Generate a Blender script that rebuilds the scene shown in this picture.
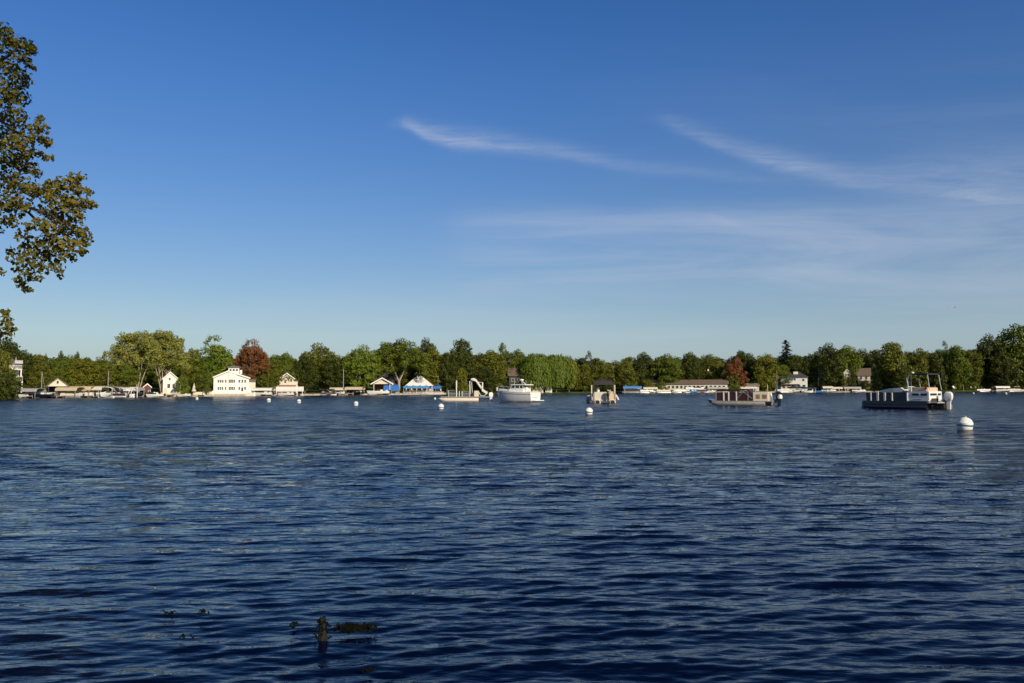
import bpy, math, random
import numpy as np
from mathutils import Vector, Matrix, Euler
PI = math.pi
R = math.radians
random.seed(7)
rng = np.random.default_rng(7)
scene = bpy.context.scene
for o in list(bpy.data.objects):
    bpy.data.objects.remove(o)
col = scene.collection

# ------------------------------------------------------------------ camera
F = 796.4
CAMH = 2.1
cam_d = bpy.data.cameras.new('camera')
cam = bpy.data.objects.new('camera', cam_d)
col.objects.link(cam)
cam_d.lens = 28.0
cam_d.sensor_width = 36.0
cam_d.clip_start = 0.1
cam_d.clip_end = 20000
cam_m = Matrix.Translation((0, 0, CAMH)) @ Matrix.Rotation(R(90 + 3.393), 4, 'X') @ Matrix.Rotation(R(-0.15), 4, 'Z')
cam.matrix_world = cam_m
scene.camera = cam

# ------------------------------------------------------------------ sun + sky
SUN_EL, SUN_AZ = 24.0, 146.0      # azimuth clockwise from +Y (the view direction): behind the camera, to the right
S = Vector((math.sin(R(SUN_AZ)) * math.cos(R(SUN_EL)), math.cos(R(SUN_AZ)) * math.cos(R(SUN_EL)), math.sin(R(SUN_EL))))
sd = bpy.data.lights.new('sun', 'SUN')
sd.energy = 4.8
sd.angle = R(0.5)
sd.color = (1.0, 0.87, 0.67)
sun = bpy.data.objects.new('sun', sd)
col.objects.link(sun)
sun.rotation_euler = S.to_track_quat('Z', 'Y').to_euler()
sun.location = (60, -60, 60)

world = bpy.data.worlds.new('World')
scene.world = world
world.use_nodes = True
wt = world.node_tree
wt.nodes.clear()
W = wt.nodes.new
L = wt.links.new


def wmath(op, a, b=None, c=None):
    n = W('ShaderNodeMath')
    n.operation = op
    for i, v in enumerate((a, b, c)):
        if v is None:
            continue
        if isinstance(v, (int, float)):
            n.inputs[i].default_value = v
        else:
            L(v, n.inputs[i])
    return n.outputs[0]


sky = W('ShaderNodeTexSky')
sky.sky_type = 'NISHITA'
sky.sun_disc = False
sky.sun_elevation = R(SUN_EL)
sky.sun_rotation = R(SUN_AZ)
sky.altitude = 300
sky.air_density = 1.0
sky.dust_density = 0.6
sky.ozone_density = 2.0
tc = W('ShaderNodeTexCoord')
sep = W('ShaderNodeSeparateXYZ')
L(tc.outputs['Generated'], sep.inputs[0])
X_, Y_, Z_ = sep.outputs
ysafe = wmath('MAXIMUM', Y_, 0.05)
front = wmath('GREATER_THAN', Y_, 0.05)
u = wmath('DIVIDE', X_, ysafe)
v = wmath('DIVIDE', Z_, ysafe)
uv = W('ShaderNodeCombineXYZ')
L(u, uv.inputs[0])
L(v, uv.inputs[1])


def wnoise(scale, sx, sy, detail=4, rough=0.55, dist=0.0, rot=0.0, off=(0, 0, 0)):
    mp = W('ShaderNodeMapping')
    mp.inputs['Scale'].default_value = (sx, sy, 1)
    mp.inputs['Rotation'].default_value = (0, 0, rot)
    mp.inputs['Location'].default_value = off
    L(uv.outputs[0], mp.inputs[0])
    n = W('ShaderNodeTexNoise')
    n.inputs['Scale'].default_value = scale
    n.inputs['Detail'].default_value = detail
    n.inputs['Roughness'].default_value = rough
    n.inputs['Distortion'].default_value = dist
    L(mp.outputs[0], n.inputs['Vector'])
    return n.outputs[0]


def curve_node(inp, pts):
    n = W('ShaderNodeFloatCurve')
    L(inp, n.inputs['Value'])
    c = n.mapping.curves[0]
    c.points[0].location = pts[0]
    c.points[1].location = pts[-1]
    for p in pts[1:-1]:
        c.points.new(*p)
    n.mapping.clip_max_y = 10
    n.mapping.use_clip = False
    n.mapping.update()
    return n.outputs[0]


un = wmath('DIVIDE', wmath('ADD', u, 0.8), 1.6)        # u -0.8..0.8 -> 0..1


def px2u(px):
    return ((px - 512) / F + 0.8) / 1.6


def py2v(py):
    return (388.7 - py) / F


fine = wnoise(9, 1.0, 5.0, 5, 0.6, 0.4, rot=-0.2)
wob = wnoise(5, 1.0, 1.0, 3, 0.5, 0.0, off=(3, 1, 0))
tex1 = wnoise(16, 0.8, 6.5, 8, 0.72, 0.5, rot=0.20, off=(2, 5, 0))


def streak(path, inten, width, amp):
    f = curve_node(un, [(0, py2v(path[0][1]))] + [(px2u(a), py2v(b)) for a, b in path] + [(1, py2v(path[-1][1]))])
    i = curve_node(un, [(0, 0)] + [(px2u(a), b) for a, b in inten] + [(1, inten[-1][1])])
    d = wmath('SUBTRACT', v, f)
    d = wmath('ADD', d, wmath('MULTIPLY', wmath('SUBTRACT', wob, 0.5), 0.03))
    up = wmath('GREATER_THAN', d, 0)
    wd = curve_node(un, [(0, width[0][1])] + [(px2u(a), b) for a, b in width] + [(1, width[-1][1])])
    q = wmath('DIVIDE', d, wd)
    # softer, feathered upper edge
    q = wmath('MULTIPLY', q, wmath('SUBTRACT', 1.0, wmath('MULTIPLY', up, 0.35)))
    g = wmath('EXPONENT', wmath('MULTIPLY', wmath('MULTIPLY', q, q), -1.0))
    t = wmath('MAXIMUM', wmath('MULTIPLY_ADD', tex1, 2.4, -0.45), 0.1)
    return wmath('MULTIPLY', wmath('MULTIPLY', wmath('MULTIPLY', g, i), t), amp)


c1 = streak([(360, 132), (400, 122), (430, 133), (500, 144), (560, 155), (640, 164), (740, 170), (830, 180)],
            [(370, 0), (400, 0.35), (425, 1.0), (500, 0.75), (570, 0.55), (650, 0.3), (760, 0.15), (900, 0.0)],
            [(400, 0.006), (450, 0.010), (560, 0.008), (740, 0.006)], 0.46)
c2 = streak([(640, 112), (680, 123), (740, 143), (800, 161), (850, 174), (940, 182), (1024, 184)],
            [(640, 0), (675, 0.5), (740, 0.7), (800, 0.95), (850, 0.75), (900, 0.6), (960, 0.7), (1024, 0.6)],
            [(660, 0.007), (740, 0.009), (850, 0.013), (930, 0.022), (1024, 0.032)], 0.38)
c4 = streak([(900, 197), (960, 192), (1000, 198), (1024, 200)], [(900, 0), (950, 0.5), (985, 1.0), (1024, 0.9)],
            [(900, 0.005), (1024, 0.006)], 0.22)
c5 = streak([(690, 216), (720, 215), (750, 220)], [(690, 0), (712, 0.8), (722, 1.0), (750, 0.0)], [(690, 0.004), (750, 0.004)], 0.16)


def band(y0, y1, soft, amp, noise, lo, hi, iu):
    a = W('ShaderNodeMapRange')
    a.interpolation_type = 'SMOOTHSTEP'
    L(v, a.inputs[0])
    a.inputs[1].default_value = py2v(y1 + soft)
    a.inputs[2].default_value = py2v(y1 - soft)
    b = W('ShaderNodeMapRange')
    b.interpolation_type = 'SMOOTHSTEP'
    L(v, b.inputs[0])
    b.inputs[1].default_value = py2v(y0 - soft)
    b.inputs[2].default_value = py2v(y0 + soft)
    n = W('ShaderNodeMapRange')
    n.interpolation_type = 'SMOOTHSTEP'
    L(noise, n.inputs[0])
    n.inputs[1].default_value = lo
    n.inputs[2].default_value = hi
    i = curve_node(un, iu)
    return wmath('MULTIPLY', wmath('MULTIPLY', wmath('MULTIPLY', a.outputs[0], b.outputs[0]), wmath('MULTIPLY', n.outputs[0], i)), amp)


nb = wnoise(2.2, 1.0, 9.0, 6, 0.62, 0.8, rot=0.03, off=(1.3, 0.2, 0))
nb2 = wnoise(1.6, 1.0, 10.0, 5, 0.6, 0.6, rot=-0.02, off=(4.3, 2.2, 0))
c3 = band(208, 292, 16, 0.40, nb, 0.26, 0.72, [(0, 0), (px2u(400), 0.0), (px2u(490), 0.85), (px2u(700), 1.0), (1, 1.0)])
c6 = band(272, 350, 16, 0.26, nb2, 0.34, 0.7, [(0, 0.15), (px2u(120), 0.3), (px2u(400), 0.7), (px2u(900), 0.9), (1, 0.9)])
c7 = band(60, 260, 60, 0.10, nb, 0.3, 0.8, [(0, 0.0), (px2u(450), 0.0), (px2u(800), 0.5), (1, 1.0)])
mask = c1
for c in (c2, c3, c4, c5, c6, c7):
    mask = wmath('ADD', mask, c)
mask = wmath('MULTIPLY', mask, front)
n_ = W('ShaderNodeMath')
n_.operation = 'MINIMUM'
L(mask, n_.inputs[0])
n_.inputs[1].default_value = 0.7
mask = n_.outputs[0]
hsv = W('ShaderNodeHueSaturation')
hsv.inputs['Hue'].default_value = 0.515
hsv.inputs['Saturation'].default_value = 1.37
hsv.inputs['Value'].default_value = 1.0
L(sky.outputs[0], hsv.inputs['Color'])
gm = W('ShaderNodeGamma')
gm.inputs['Gamma'].default_value = 1.0
L(hsv.outputs[0], gm.inputs[0])
mix = W('ShaderNodeMix')
mix.data_type = 'RGBA'
L(mask, mix.inputs['Factor'])
lift_ = curve_node(Z_, [(0, 1.05), (0.1, 1.14), (0.25, 1.34), (0.44, 1.48), (0.55, 1.05), (0.7, 0.6), (1, 0.45)])
haze_ = wmath('MULTIPLY', wmath('EXPONENT', wmath('MULTIPLY', wmath('MAXIMUM', Z_, 0.0), -9.0)), 0.74)
hmix = W('ShaderNodeMix')
hmix.data_type = 'RGBA'
L(haze_, hmix.inputs['Factor'])
hmix.inputs['B'].default_value = (4.5, 5.9, 7.9, 1)
vm = W('ShaderNodeVectorMath')
vm.operation = 'SCALE'
L(gm.outputs[0], vm.inputs[0])
L(lift_, vm.inputs['Scale'])
L(vm.outputs[0], hmix.inputs['A'])
L(hmix.outputs['Result'], mix.inputs['A'])
mix.inputs['B'].default_value = (6.6, 7.4, 9.0, 1)
bg = W('ShaderNodeBackground')
bg.inputs['Strength'].default_value = 0.075
L(mix.outputs['Result'], bg.inputs['Color'])
wo = W('ShaderNodeOutputWorld')
L(bg.outputs[0], wo.inputs[0])

scene.view_settings.view_transform = 'Standard'
scene.view_settings.look = 'None'
scene.view_settings.exposure = 0.0
scene.view_settings.gamma = 1.0
scene.view_settings.use_curve_mapping = False
scene.render.engine = 'CYCLES'
scene.cycles.max_bounces = 5
scene.cycles.transparent_max_bounces = 6


# ------------------------------------------------------------------ placing helpers
def P(px, py, D):
    """world point seen at pixel (px,py) at distance y=D"""
    d = cam_m.to_3x3() @ Vector(((px - 512) / F, (341.5 - py) / F, -1))
    return Vector((0, 0, CAMH)) + d * (D / d.y)


def hor(px):
    return 388.7 + (512 - px) * math.tan(R(0.15))


def GX(px, D):
    return P(px, hor(px), D).x


def H(px, py, D):
    return P(px, py, D).z


SH = [(-60, 190), (0, 203), (50, 208), (100, 216), (150, 228), (200, 242), (250, 252), (300, 268), (400, 288), (500, 325), (560, 348),
      (650, 352), (750, 366), (850, 378), (950, 388), (1024, 396), (1100, 392)]


def shoreD(px):
    return float(np.interp(px, [a for a, b in SH], [b for a, b in SH]))


# ------------------------------------------------------------------ materials
MATS = {}


def mat(name, rgb, rough=0.6, var=0.12, scale=2.0, metallic=0.0, bump=0.0, stretch=(1, 1, 1), spec=0.5, coat=0.0):
    if name in MATS:
        return MATS[name]
    m = bpy.data.materials.new(name)
    m.use_nodes = True
    nt = m.node_tree
    b = nt.nodes['Principled BSDF']
    b.inputs['Roughness'].default_value = rough
    b.inputs['Metallic'].default_value = metallic
    b.inputs['Specular IOR Level'].default_value = spec
    b.inputs['Coat Weight'].default_value = coat
    t = nt.nodes.new('ShaderNodeTexCoord')
    mp = nt.nodes.new('ShaderNodeMapping')
    mp.inputs['Scale'].default_value = stretch
    nt.links.new(t.outputs['Object'], mp.inputs[0])
    n = nt.nodes.new('ShaderNodeTexNoise')
    n.inputs['Scale'].default_value = scale
    n.inputs['Detail'].default_value = 5
    nt.links.new(mp.outputs[0], n.inputs['Vector'])
    mr = nt.nodes.new('ShaderNodeMapRange')
    mr.inputs[1].default_value = 0.3
    mr.inputs[2].default_value = 0.7
    mr.inputs[3].default_value = 1 - var
    mr.inputs[4].default_value = 1 + var
    nt.links.new(n.outputs[0], mr.inputs[0])
    mx = nt.nodes.new('ShaderNodeMix')
    mx.data_type = 'RGBA'
    mx.blend_type = 'MULTIPLY'
    mx.inputs['Factor'].default_value = 1
    mx.inputs['A'].default_value = (*rgb, 1)
    nt.links.new(mr.outputs[0], mx.inputs['B'])
    nt.links.new(mx.outputs['Result'], b.inputs['Base Color'])
    if bump:
        bp = nt.nodes.new('ShaderNodeBump')
        bp.inputs['Strength'].default_value = bump
        bp.inputs['Distance'].default_value = 0.05
        nt.links.new(n.outputs[0], bp.inputs['Height'])
        nt.links.new(bp.outputs[0], b.inputs['Normal'])
    MATS[name] = m
    return m


def leafmat(name, rgb, rgb2, transl=0.22):
    if name in MATS:
        return MATS[name]
    m = bpy.data.materials.new(name)
    m.use_nodes = True
    nt = m.node_tree
    nt.nodes.clear()
    N = nt.nodes.new
    K = nt.links.new
    out = N('ShaderNodeOutputMaterial')
    g = N('ShaderNodeNewGeometry')
    oi = N('ShaderNodeObjectInfo')
    t = N('ShaderNodeTexCoord')
    n = N('ShaderNodeTexNoise')
    n.inputs['Scale'].default_value = 0.35
    n.inputs['Detail'].default_value = 2
    va = N('ShaderNodeVectorMath')
    va.operation = 'ADD'
    K(t.outputs['Object'], va.inputs[0])
    cx = N('ShaderNodeCombineXYZ')
    mm = N('ShaderNodeMath')
    mm.operation = 'MULTIPLY'
    mm.inputs[1].default_value = 37.0
    K(oi.outputs['Random'], mm.inputs[0])
    K(mm.outputs[0], cx.inputs[0])
    K(cx.outputs[0], va.inputs[1])
    K(va.outputs[0], n.inputs['Vector'])
    r = N('ShaderNodeMapRange')
    r.inputs[1].default_value = 0.35
    r.inputs[2].default_value = 0.65
    K(n.outputs[0], r.inputs[0])
    a = N('ShaderNodeMath')
    a.operation = 'MULTIPLY_ADD'
    K(g.outputs['Random Per Island'], a.inputs[0])
    a.inputs[1].default_value = 0.5
    h = N('ShaderNodeMath')
    h.operation = 'MULTIPLY'
    h.inputs[1].default_value = 0.5
    K(r.outputs[0], h.inputs[0])
    K(h.outputs[0], a.inputs[2])
    mx = N('ShaderNodeMix')
    mx.data_type = 'RGBA'
    K(a.outputs[0], mx.inputs['Factor'])
    mx.inputs['A'].default_value = (*rgb, 1)
    mx.inputs['B'].default_value = (*rgb2, 1)
    d = N('ShaderNodeBsdfPrincipled')
    d.inputs['Roughness'].default_value = 0.6
    d.inputs['Specular IOR Level'].default_value = 0.25
    K(mx.outputs['Result'], d.inputs['Base Color'])
    tr = N('ShaderNodeBsdfTranslucent')
    K(mx.outputs['Result'], tr.inputs[0])
    ms = N('ShaderNodeMixShader')
    ms.inputs[0].default_value = transl
    K(d.outputs[0], ms.inputs[1])
    K(tr.outputs[0], ms.inputs[2])
    K(ms.outputs[0], out.inputs[0])
    MATS[name] = m
    return m


LEAF = {
    'dark': leafmat('leaves_dark', (0.024, 0.038, 0.006), (0.09, 0.104, 0.012)),
    'mid': leafmat('leaves_mid', (0.058, 0.092, 0.008), (0.175, 0.205, 0.02)),
    'bright': leafmat('leaves_bright', (0.085, 0.14, 0.012), (0.21, 0.26, 0.028)),
    'olive': leafmat('leaves_olive', (0.065, 0.08, 0.008), (0.18, 0.185, 0.02)),
    'gold': leafmat('leaves_gold', (0.085, 0.098, 0.008), (0.22, 0.215, 0.018)),
    'pale': leafmat('leaves_pale', (0.125, 0.145, 0.026), (0.33, 0.325, 0.065)),
    'red': leafmat('leaves_red', (0.125, 0.05, 0.02), (0.29, 0.12, 0.042)),
    'rust': leafmat('leaves_rust', (0.060, 0.035, 0.010), (0.16, 0.080, 0.018)),
    'spruce': leafmat('leaves_spruce', (0.010, 0.022, 0.010), (0.022, 0.040, 0.016), 0.05),
    'willow': leafmat('leaves_willow', (0.062, 0.105, 0.01), (0.155, 0.2, 0.022)),
    'near': leafmat('leaves_near', (0.034, 0.052, 0.008), (0.215, 0.165, 0.018), 0.3),
}
bark = mat('bark', (0.13, 0.10, 0.07), 0.9, 0.3, 3, bump=0.6, stretch=(3, 3, 0.6))
barknear = mat('bark_near', (0.05, 0.038, 0.026), 0.9, 0.3, 3, bump=0.6, stretch=(3, 3, 0.6))
barkpale = mat('bark_pale', (0.34, 0.29, 0.22), 0.85, 0.25, 3, bump=0.4, stretch=(3, 3, 0.6))
white = mat('white_paint', (0.72, 0.71, 0.67), 0.5, 0.05)
cream = mat('cream_paint', (0.60, 0.545, 0.43), 0.6, 0.06)
tan = mat('tan_canvas', (0.56, 0.45, 0.30), 0.8, 0.1)
beige = mat('beige_vinyl', (0.62, 0.46, 0.32), 0.5, 0.08)
yellow = mat('yellow_siding', (0.66, 0.58, 0.36), 0.6, 0.08)
navy = mat('navy_paint', (0.010, 0.012, 0.024), 0.25, 0.1, coat=0.5)
navyp = mat('navy_panel', (0.013, 0.018, 0.040), 0.3, 0.1, coat=0.3)
maroon = mat('maroon_panel', (0.040, 0.013, 0.018), 0.4, 0.15)
alum = mat('aluminium', (0.55, 0.55, 0.54), 0.38, 0.08, metallic=0.7)
dullalum = mat('weathered_aluminium', (0.30, 0.285, 0.25), 0.5, 0.15, metallic=0.3)
gel = mat('white_gelcoat', (0.80, 0.79, 0.75), 0.18, 0.03, coat=0.4)
gelcream = mat('cream_gelcoat', (0.64, 0.58, 0.46), 0.25, 0.05, coat=0.3)
greyvinyl = mat('grey_vinyl', (0.36, 0.35, 0.35), 0.6, 0.1)
black = mat('black_canvas', (0.018, 0.018, 0.022), 0.8, 0.15)
greycanvas = mat('charcoal_canvas', (0.028, 0.028, 0.032), 0.8, 0.15)
blackp = mat('black_plastic', (0.02, 0.02, 0.02), 0.4, 0.1)
glass = mat('dark_glass', (0.02, 0.028, 0.035), 0.06, 0.1, spec=0.8)
tinted = mat('green_tinted_screen', (0.03, 0.07, 0.06), 0.08, 0.1, spec=0.8)
blue = mat('blue_canvas', (0.02, 0.13, 0.44), 0.7, 0.15)
ltblue = mat('light_blue_canvas', (0.05, 0.22, 0.50), 0.7, 0.15)
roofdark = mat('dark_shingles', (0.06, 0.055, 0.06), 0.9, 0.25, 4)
roofbrown = mat('brown_shingles', (0.15, 0.11, 0.08), 0.9, 0.2, 4)
roofgrey = mat('grey_shingles', (0.20, 0.19, 0.18), 0.9, 0.2, 4)
stone = mat('seawall_stone', (0.36, 0.31, 0.25), 0.9, 0.3, 1.2, bump=0.5)
wood = mat('dock_boards', (0.38, 0.31, 0.23), 0.85, 0.2, 3)
deckwood = mat('brown_deck_wood', (0.24, 0.13, 0.075), 0.8, 0.2, 3)
red = mat('red_paint', (0.45, 0.03, 0.03), 0.5, 0.1)
redwood = mat('dark_red_stain', (0.16, 0.045, 0.03), 0.8, 0.2)
buoyw = mat('buoy_white', (0.80, 0.80, 0.76), 0.35, 0.06, 6)
buoyb = mat('buoy_blue_band', (0.03, 0.07, 0.16), 0.4, 0.2)
orange = mat('orange_plastic', (0.55, 0.16, 0.03), 0.5, 0.1)
skin = mat('skin', (0.45, 0.28, 0.2), 0.6, 0.05)
weed = mat('wet_weed', (0.004, 0.005, 0.003), 0.95, 0.4, 20, spec=0.1)
mud = mat('wet_wood', (0.005, 0.004, 0.003), 0.9, 0.4, 8, bump=0.6)


# ------------------------------------------------------------------ mesh builder
class MB:
    def __init__(s):
        s.v, s.f = [], []

    def add(s, vs, fs):
        n = len(s.v)
        s.v += [tuple(a) for a in vs]
        s.f += [tuple(i + n for i in f) for f in fs]
        return s

    def box(s, x0, x1, y0, y1, z0, z1, bev=0.0):
        if bev <= 0:
            return s.add([(x0, y0, z0), (x1, y0, z0), (x1, y1, z0), (x0, y1, z0), (x0, y0, z1), (x1, y0, z1), (x1, y1, z1), (x0, y1, z1)],
                         [(3, 2, 1, 0), (4, 5, 6, 7), (0, 1, 5, 4), (1, 2, 6, 5), (2, 3, 7, 6), (3, 0, 4, 7)])
        b = bev      # chamfered vertical edges and top edge
        def ring(z, i):
            return [(x0 + b + i, y0 + i, z), (x1 - b - i, y0 + i, z), (x1 - i, y0 + b + i, z), (x1 - i, y1 - b - i, z),
                    (x1 - b - i, y1 - i, z), (x0 + b + i, y1 - i, z), (x0 + i, y1 - b - i, z), (x0 + i, y0 + b + i, z)]
        s.rings([ring(z0, 0), ring(z1 - b, 0), ring(z1 - 0.3 * b, 0.3 * b), ring(z1, b * 0.95)])
        return s

    def rings(s, rs, cap=True):
        n = len(rs[0])
        vs = [p for r in rs for p in r]
        fs = []
        for i in range(len(rs) - 1):
            for j in range(n):
                k = (j + 1) % n
                fs.append((i * n + j, i * n + k, (i + 1) * n + k, (i + 1) * n + j))
        if cap:
            fs.append(tuple(reversed(range(n))))
            fs.append(tuple((len(rs) - 1) * n + j for j in range(n)))
        return s.add(vs, fs)

    def tube(s, pts, rad, n=8):
        pts = [Vector(p) for p in pts]
        if not isinstance(rad, (list, tuple)):
            rad = [rad] * len(pts)
        rs = []
        for i, p in enumerate(pts):
            a = pts[max(i - 1, 0)]
            b = pts[min(i + 1, len(pts) - 1)]
            d = (b - a).normalized()
            ref = Vector((0, 0, 1)) if abs(d.z) < 0.9 else Vector((1, 0, 0))
            x = d.cross(ref).normalized()
            y = d.cross(x).normalized()
            rs.append([p + (x * math.cos(2 * PI * k / n) + y * math.sin(2 * PI * k / n)) * rad[i] for k in range(n)])
        return s.rings(rs)

    def lathe(s, prof, c=(0, 0, 0), n=24, axis='z'):
        rs = []
        for r, z in prof:
            ring = []
            for k in range(n):
                a = 2 * PI * k / n
                if axis == 'z':
                    ring.append((c[0] + r * math.cos(a), c[1] + r * math.sin(a), c[2] + z))
                else:
                    ring.append((c[0] + z, c[1] + r * math.cos(a), c[2] + r * math.sin(a)))
            rs.append(ring)
        return s.rings(rs)

    def prism(s, poly, y0, y1):      # poly in x,z extruded along y
        n = len(poly)
        vs = [(x, y0, z) for x, z in poly] + [(x, y1, z) for x, z in poly]
        fs = [tuple(range(n)), tuple(reversed(range(n, 2 * n)))]
        fs += [(j, j + n, (j + 1) % n + n, (j + 1) % n) for j in range(n)]
        return s.add(vs, fs)

    def prismx(s, poly, x0, x1):      # poly in y,z extruded along x
        n = len(poly)
        vs = [(x0, y, z) for y, z in poly] + [(x1, y, z) for y, z in poly]
        fs = [tuple(range(n)), tuple(reversed(range(n, 2 * n)))]
        fs += [(j, j + n, (j + 1) % n + n, (j + 1) % n) for j in range(n)]
        return s.add(vs, fs)

    def mesh(s, name, material, smooth=False):
        me = bpy.data.meshes.new(name)
        me.from_pydata(s.v, [], s.f)
        me.materials.append(material)
        if smooth:
            me.polygons.foreach_set('use_smooth', [True] * len(me.polygons))
            me.set_sharp_from_angle(angle=R(40))
        me.update()
        return me


def fixn(me):
    import bmesh
    b = bmesh.new()
    b.from_mesh(me)
    bmesh.ops.recalc_face_normals(b, faces=b.faces)
    b.to_mesh(me)
    b.free()


def part(name, mb, m, parent=None, smooth=False, label=None):
    me = mb.mesh(name, m, smooth) if isinstance(mb, MB) else mb
    if isinstance(mb, MB) and len(me.polygons) < 4000:
        fixn(me)
    o = bpy.data.objects.new(name, me)
    col.objects.link(o)
    if parent is not None:
        o.parent = parent
    if label:
        o['label'] = label
    return o


class FaceLoc(tuple):
    rz = 0.0


def thing(name, label, cat, loc=(0, 0, 0), rz=0.0, group=None):
    o = bpy.data.objects.new(name, None)
    o.empty_display_size = 0.3
    col.objects.link(o)
    o.location = loc
    if isinstance(loc, FaceLoc) and rz == 0.0:
        rz = loc.rz
    o.rotation_euler = (0, 0, rz)
    o['label'] = label
    o['category'] = cat
    if group:
        o['group'] = group
    return o


def tag(o, label, cat, group=None, kind=None):
    if label:
        o['label'] = label
    if cat:
        o['category'] = cat
    if group:
        o['group'] = group
    if kind:
        o['kind'] = kind
    return o


def copy_tree(o, parent=None):
    c = o.copy()
    col.objects.link(c)
    c.parent = parent
    for ch in [q for q in bpy.data.objects if q.parent == o]:
        copy_tree(ch, c)
    return c


# ------------------------------------------------------------------ ground
def smooth_noise(x, y, s, seed):
    r = np.random.default_rng(seed)
    z = np.zeros_like(x)
    for i in range(10):
        a = r.uniform(0, 2 * PI)
        k = 2 * PI / (s * r.uniform(0.6, 2.2))
        z += np.sin(k * (x * math.cos(a) + y * math.sin(a)) + r.uniform(0, 6.28))
    return z / 5


shore = [(GX(px, D), D) for px, D in SH]
loop = shore + [(330, 330), (400, 220), (360, 90), (220, 10), (120, -2), (60, 0.6), (25, 1.2), (8, 1.3), (0, 1.5), (-5, 2.6),
                (-9, 6), (-13.5, 10.5), (-17.5, 15), (-24, 24), (-48, 48), (-90, 85), (-135, 120), (-160, 150)]
C0 = Vector((0, 110))
ang = np.array([math.atan2(y - C0.y, x - C0.x) for x, y in loop])
rad = np.array([math.hypot(x - C0.x, y - C0.y) for x, y in loop])
order = np.argsort(ang)
ang, rad = ang[order], rad[order]
NA = 1400
# dense sampling, extra around the camera bank
A = np.linspace(-PI, PI, NA, endpoint=False)
Rr = np.interp(A, np.concatenate([ang - 2 * PI, ang, ang + 2 * PI]), np.concatenate([rad, rad, rad]))
offs = [-6, -1.0, 0.0, 0.25, 0.8, 2, 5, 10, 18, 30, 45, 65, 90, 130, 200, 320, 600, 1200, 3000, 8000]
hz = [-1.6, -0.35, 0.02, 0.10, 0.22, 0.40, 0.6, 0.8, 1.0, 1.3, 1.7, 2.2, 3, 4, 5, 6, 7, 8, 8, 0]
vs = []
for of, h in zip(offs, hz):
    r = Rr + of
    x = C0.x + r * np.cos(A)
    y = C0.y + r * np.sin(A)
    # camera side bank stays low
    near = np.exp(-((x / 60) ** 2 + (y / 40) ** 2))
    z = h * (1 - 0.5 * near) + (0.06 * min(1, max(0, of) / 3) * smooth_noise(x, y, 3, 2) + 0.8 * min(1, max(0, of - 20) / 100) * smooth_noise(x, y, 120, 3))
    vs.append(np.stack([x, y, np.broadcast_to(z, x.shape)], 1))
vs = np.concatenate(vs)
fs = []
for i in range(len(offs) - 1):
    j = np.arange(NA)
    k = (j + 1) % NA
    fs.append(np.stack([i * NA + j, (i + 1) * NA + j, (i + 1) * NA + k, i * NA + k], 1))
fs = np.concatenate(fs)


def npmesh(name, vs, fs, smooth=True):
    me = bpy.data.meshes.new(name)
    me.vertices.add(len(vs))
    me.vertices.foreach_set('co', vs.astype(np.float32).ravel())
    n = fs.shape[1]
    me.loops.add(fs.size)
    me.loops.foreach_set('vertex_index', fs.astype(np.int32).ravel())
    me.polygons.add(len(fs))
    me.polygons.foreach_set('loop_start', np.arange(0, fs.size, n, dtype=np.int32))
    me.polygons.foreach_set('loop_total', np.full(len(fs), n, dtype=np.int32))
    if smooth:
        me.polygons.foreach_set('use_smooth', np.ones(len(fs), dtype=bool))
    me.update(calc_edges=True)
    me.validate()
    return me


def ground_mat():
    m = bpy.data.materials.new('grass_ground')
    m.use_nodes = True
    nt = m.node_tree
    b = nt.nodes['Principled BSDF']
    b.inputs['Roughness'].default_value = 0.95
    b.inputs['Specular IOR Level'].default_value = 0.1
    t = nt.nodes.new('ShaderNodeTexCoord')
    n = nt.nodes.new('ShaderNodeTexNoise')
    n.inputs['Scale'].default_value = 0.06
    n.inputs['Detail'].default_value = 8
    nt.links.new(t.outputs['Object'], n.inputs['Vector'])
    cr = nt.nodes.new('ShaderNodeValToRGB')
    cr.color_ramp.elements[0].position = 0.35
    cr.color_ramp.elements[0].color = (0.035, 0.050, 0.012, 1)
    cr.color_ramp.elements[1].position = 0.62
    cr.color_ramp.elements[1].color = (0.13, 0.17, 0.035, 1)
    nt.links.new(n.outputs[0], cr.inputs[0])
    nt.links.new(cr.outputs[0], b.inputs['Base Color'])
    n2 = nt.nodes.new('ShaderNodeTexNoise')
    n2.inputs['Scale'].default_value = 6
    n2.inputs['Detail'].default_value = 6
    nt.links.new(t.outputs['Object'], n2.inputs['Vector'])
    bp = nt.nodes.new('ShaderNodeBump')
    bp.inputs['Distance'].default_value = 0.1
    nt.links.new(n2.outputs[0], bp.inputs['Height'])
    nt.links.new(bp.outputs[0], b.inputs['Normal'])
    return m


gme = npmesh('ground', vs, fs)
gme.materials.append(ground_mat())
go = bpy.data.objects.new('ground', gme)
col.objects.link(go)
go['kind'] = 'structure'

# ------------------------------------------------------------------ water
dense = np.linspace(-R(41), R(41), 1100)
coarse = np.linspace(R(41), 2 * PI - R(41), 120)[1:-1]
TH = np.concatenate([dense, coarse])
r = [0.6, 1.2, 2.0, 2.8]
rr = 3.4
while rr < 420:
    r.append(rr)
    rr *= 1 + 0.0042 + 0.008 * max(0, min(1, (rr - 160) / 160))
r += [450, 550, 800, 1500, 3000, 6000, 9000]
RAD = np.array(r)
Rg, Tg = np.meshgrid(RAD, TH, indexing='ij')
Xg = Rg * np.sin(Tg)
Yg = Rg * np.cos(Tg)
Zg = np.zeros_like(Xg)
dXg = np.zeros_like(Xg)
dYg = np.zeros_like(Xg)
wr = np.random.default_rng(11)
spacing = Rg * 0.0045
denseF = (np.abs(Tg) < R(41)).astype(float)
patch = 0.9 + 0.22 * smooth_noise(Xg, Yg, 14, 31)
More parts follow.
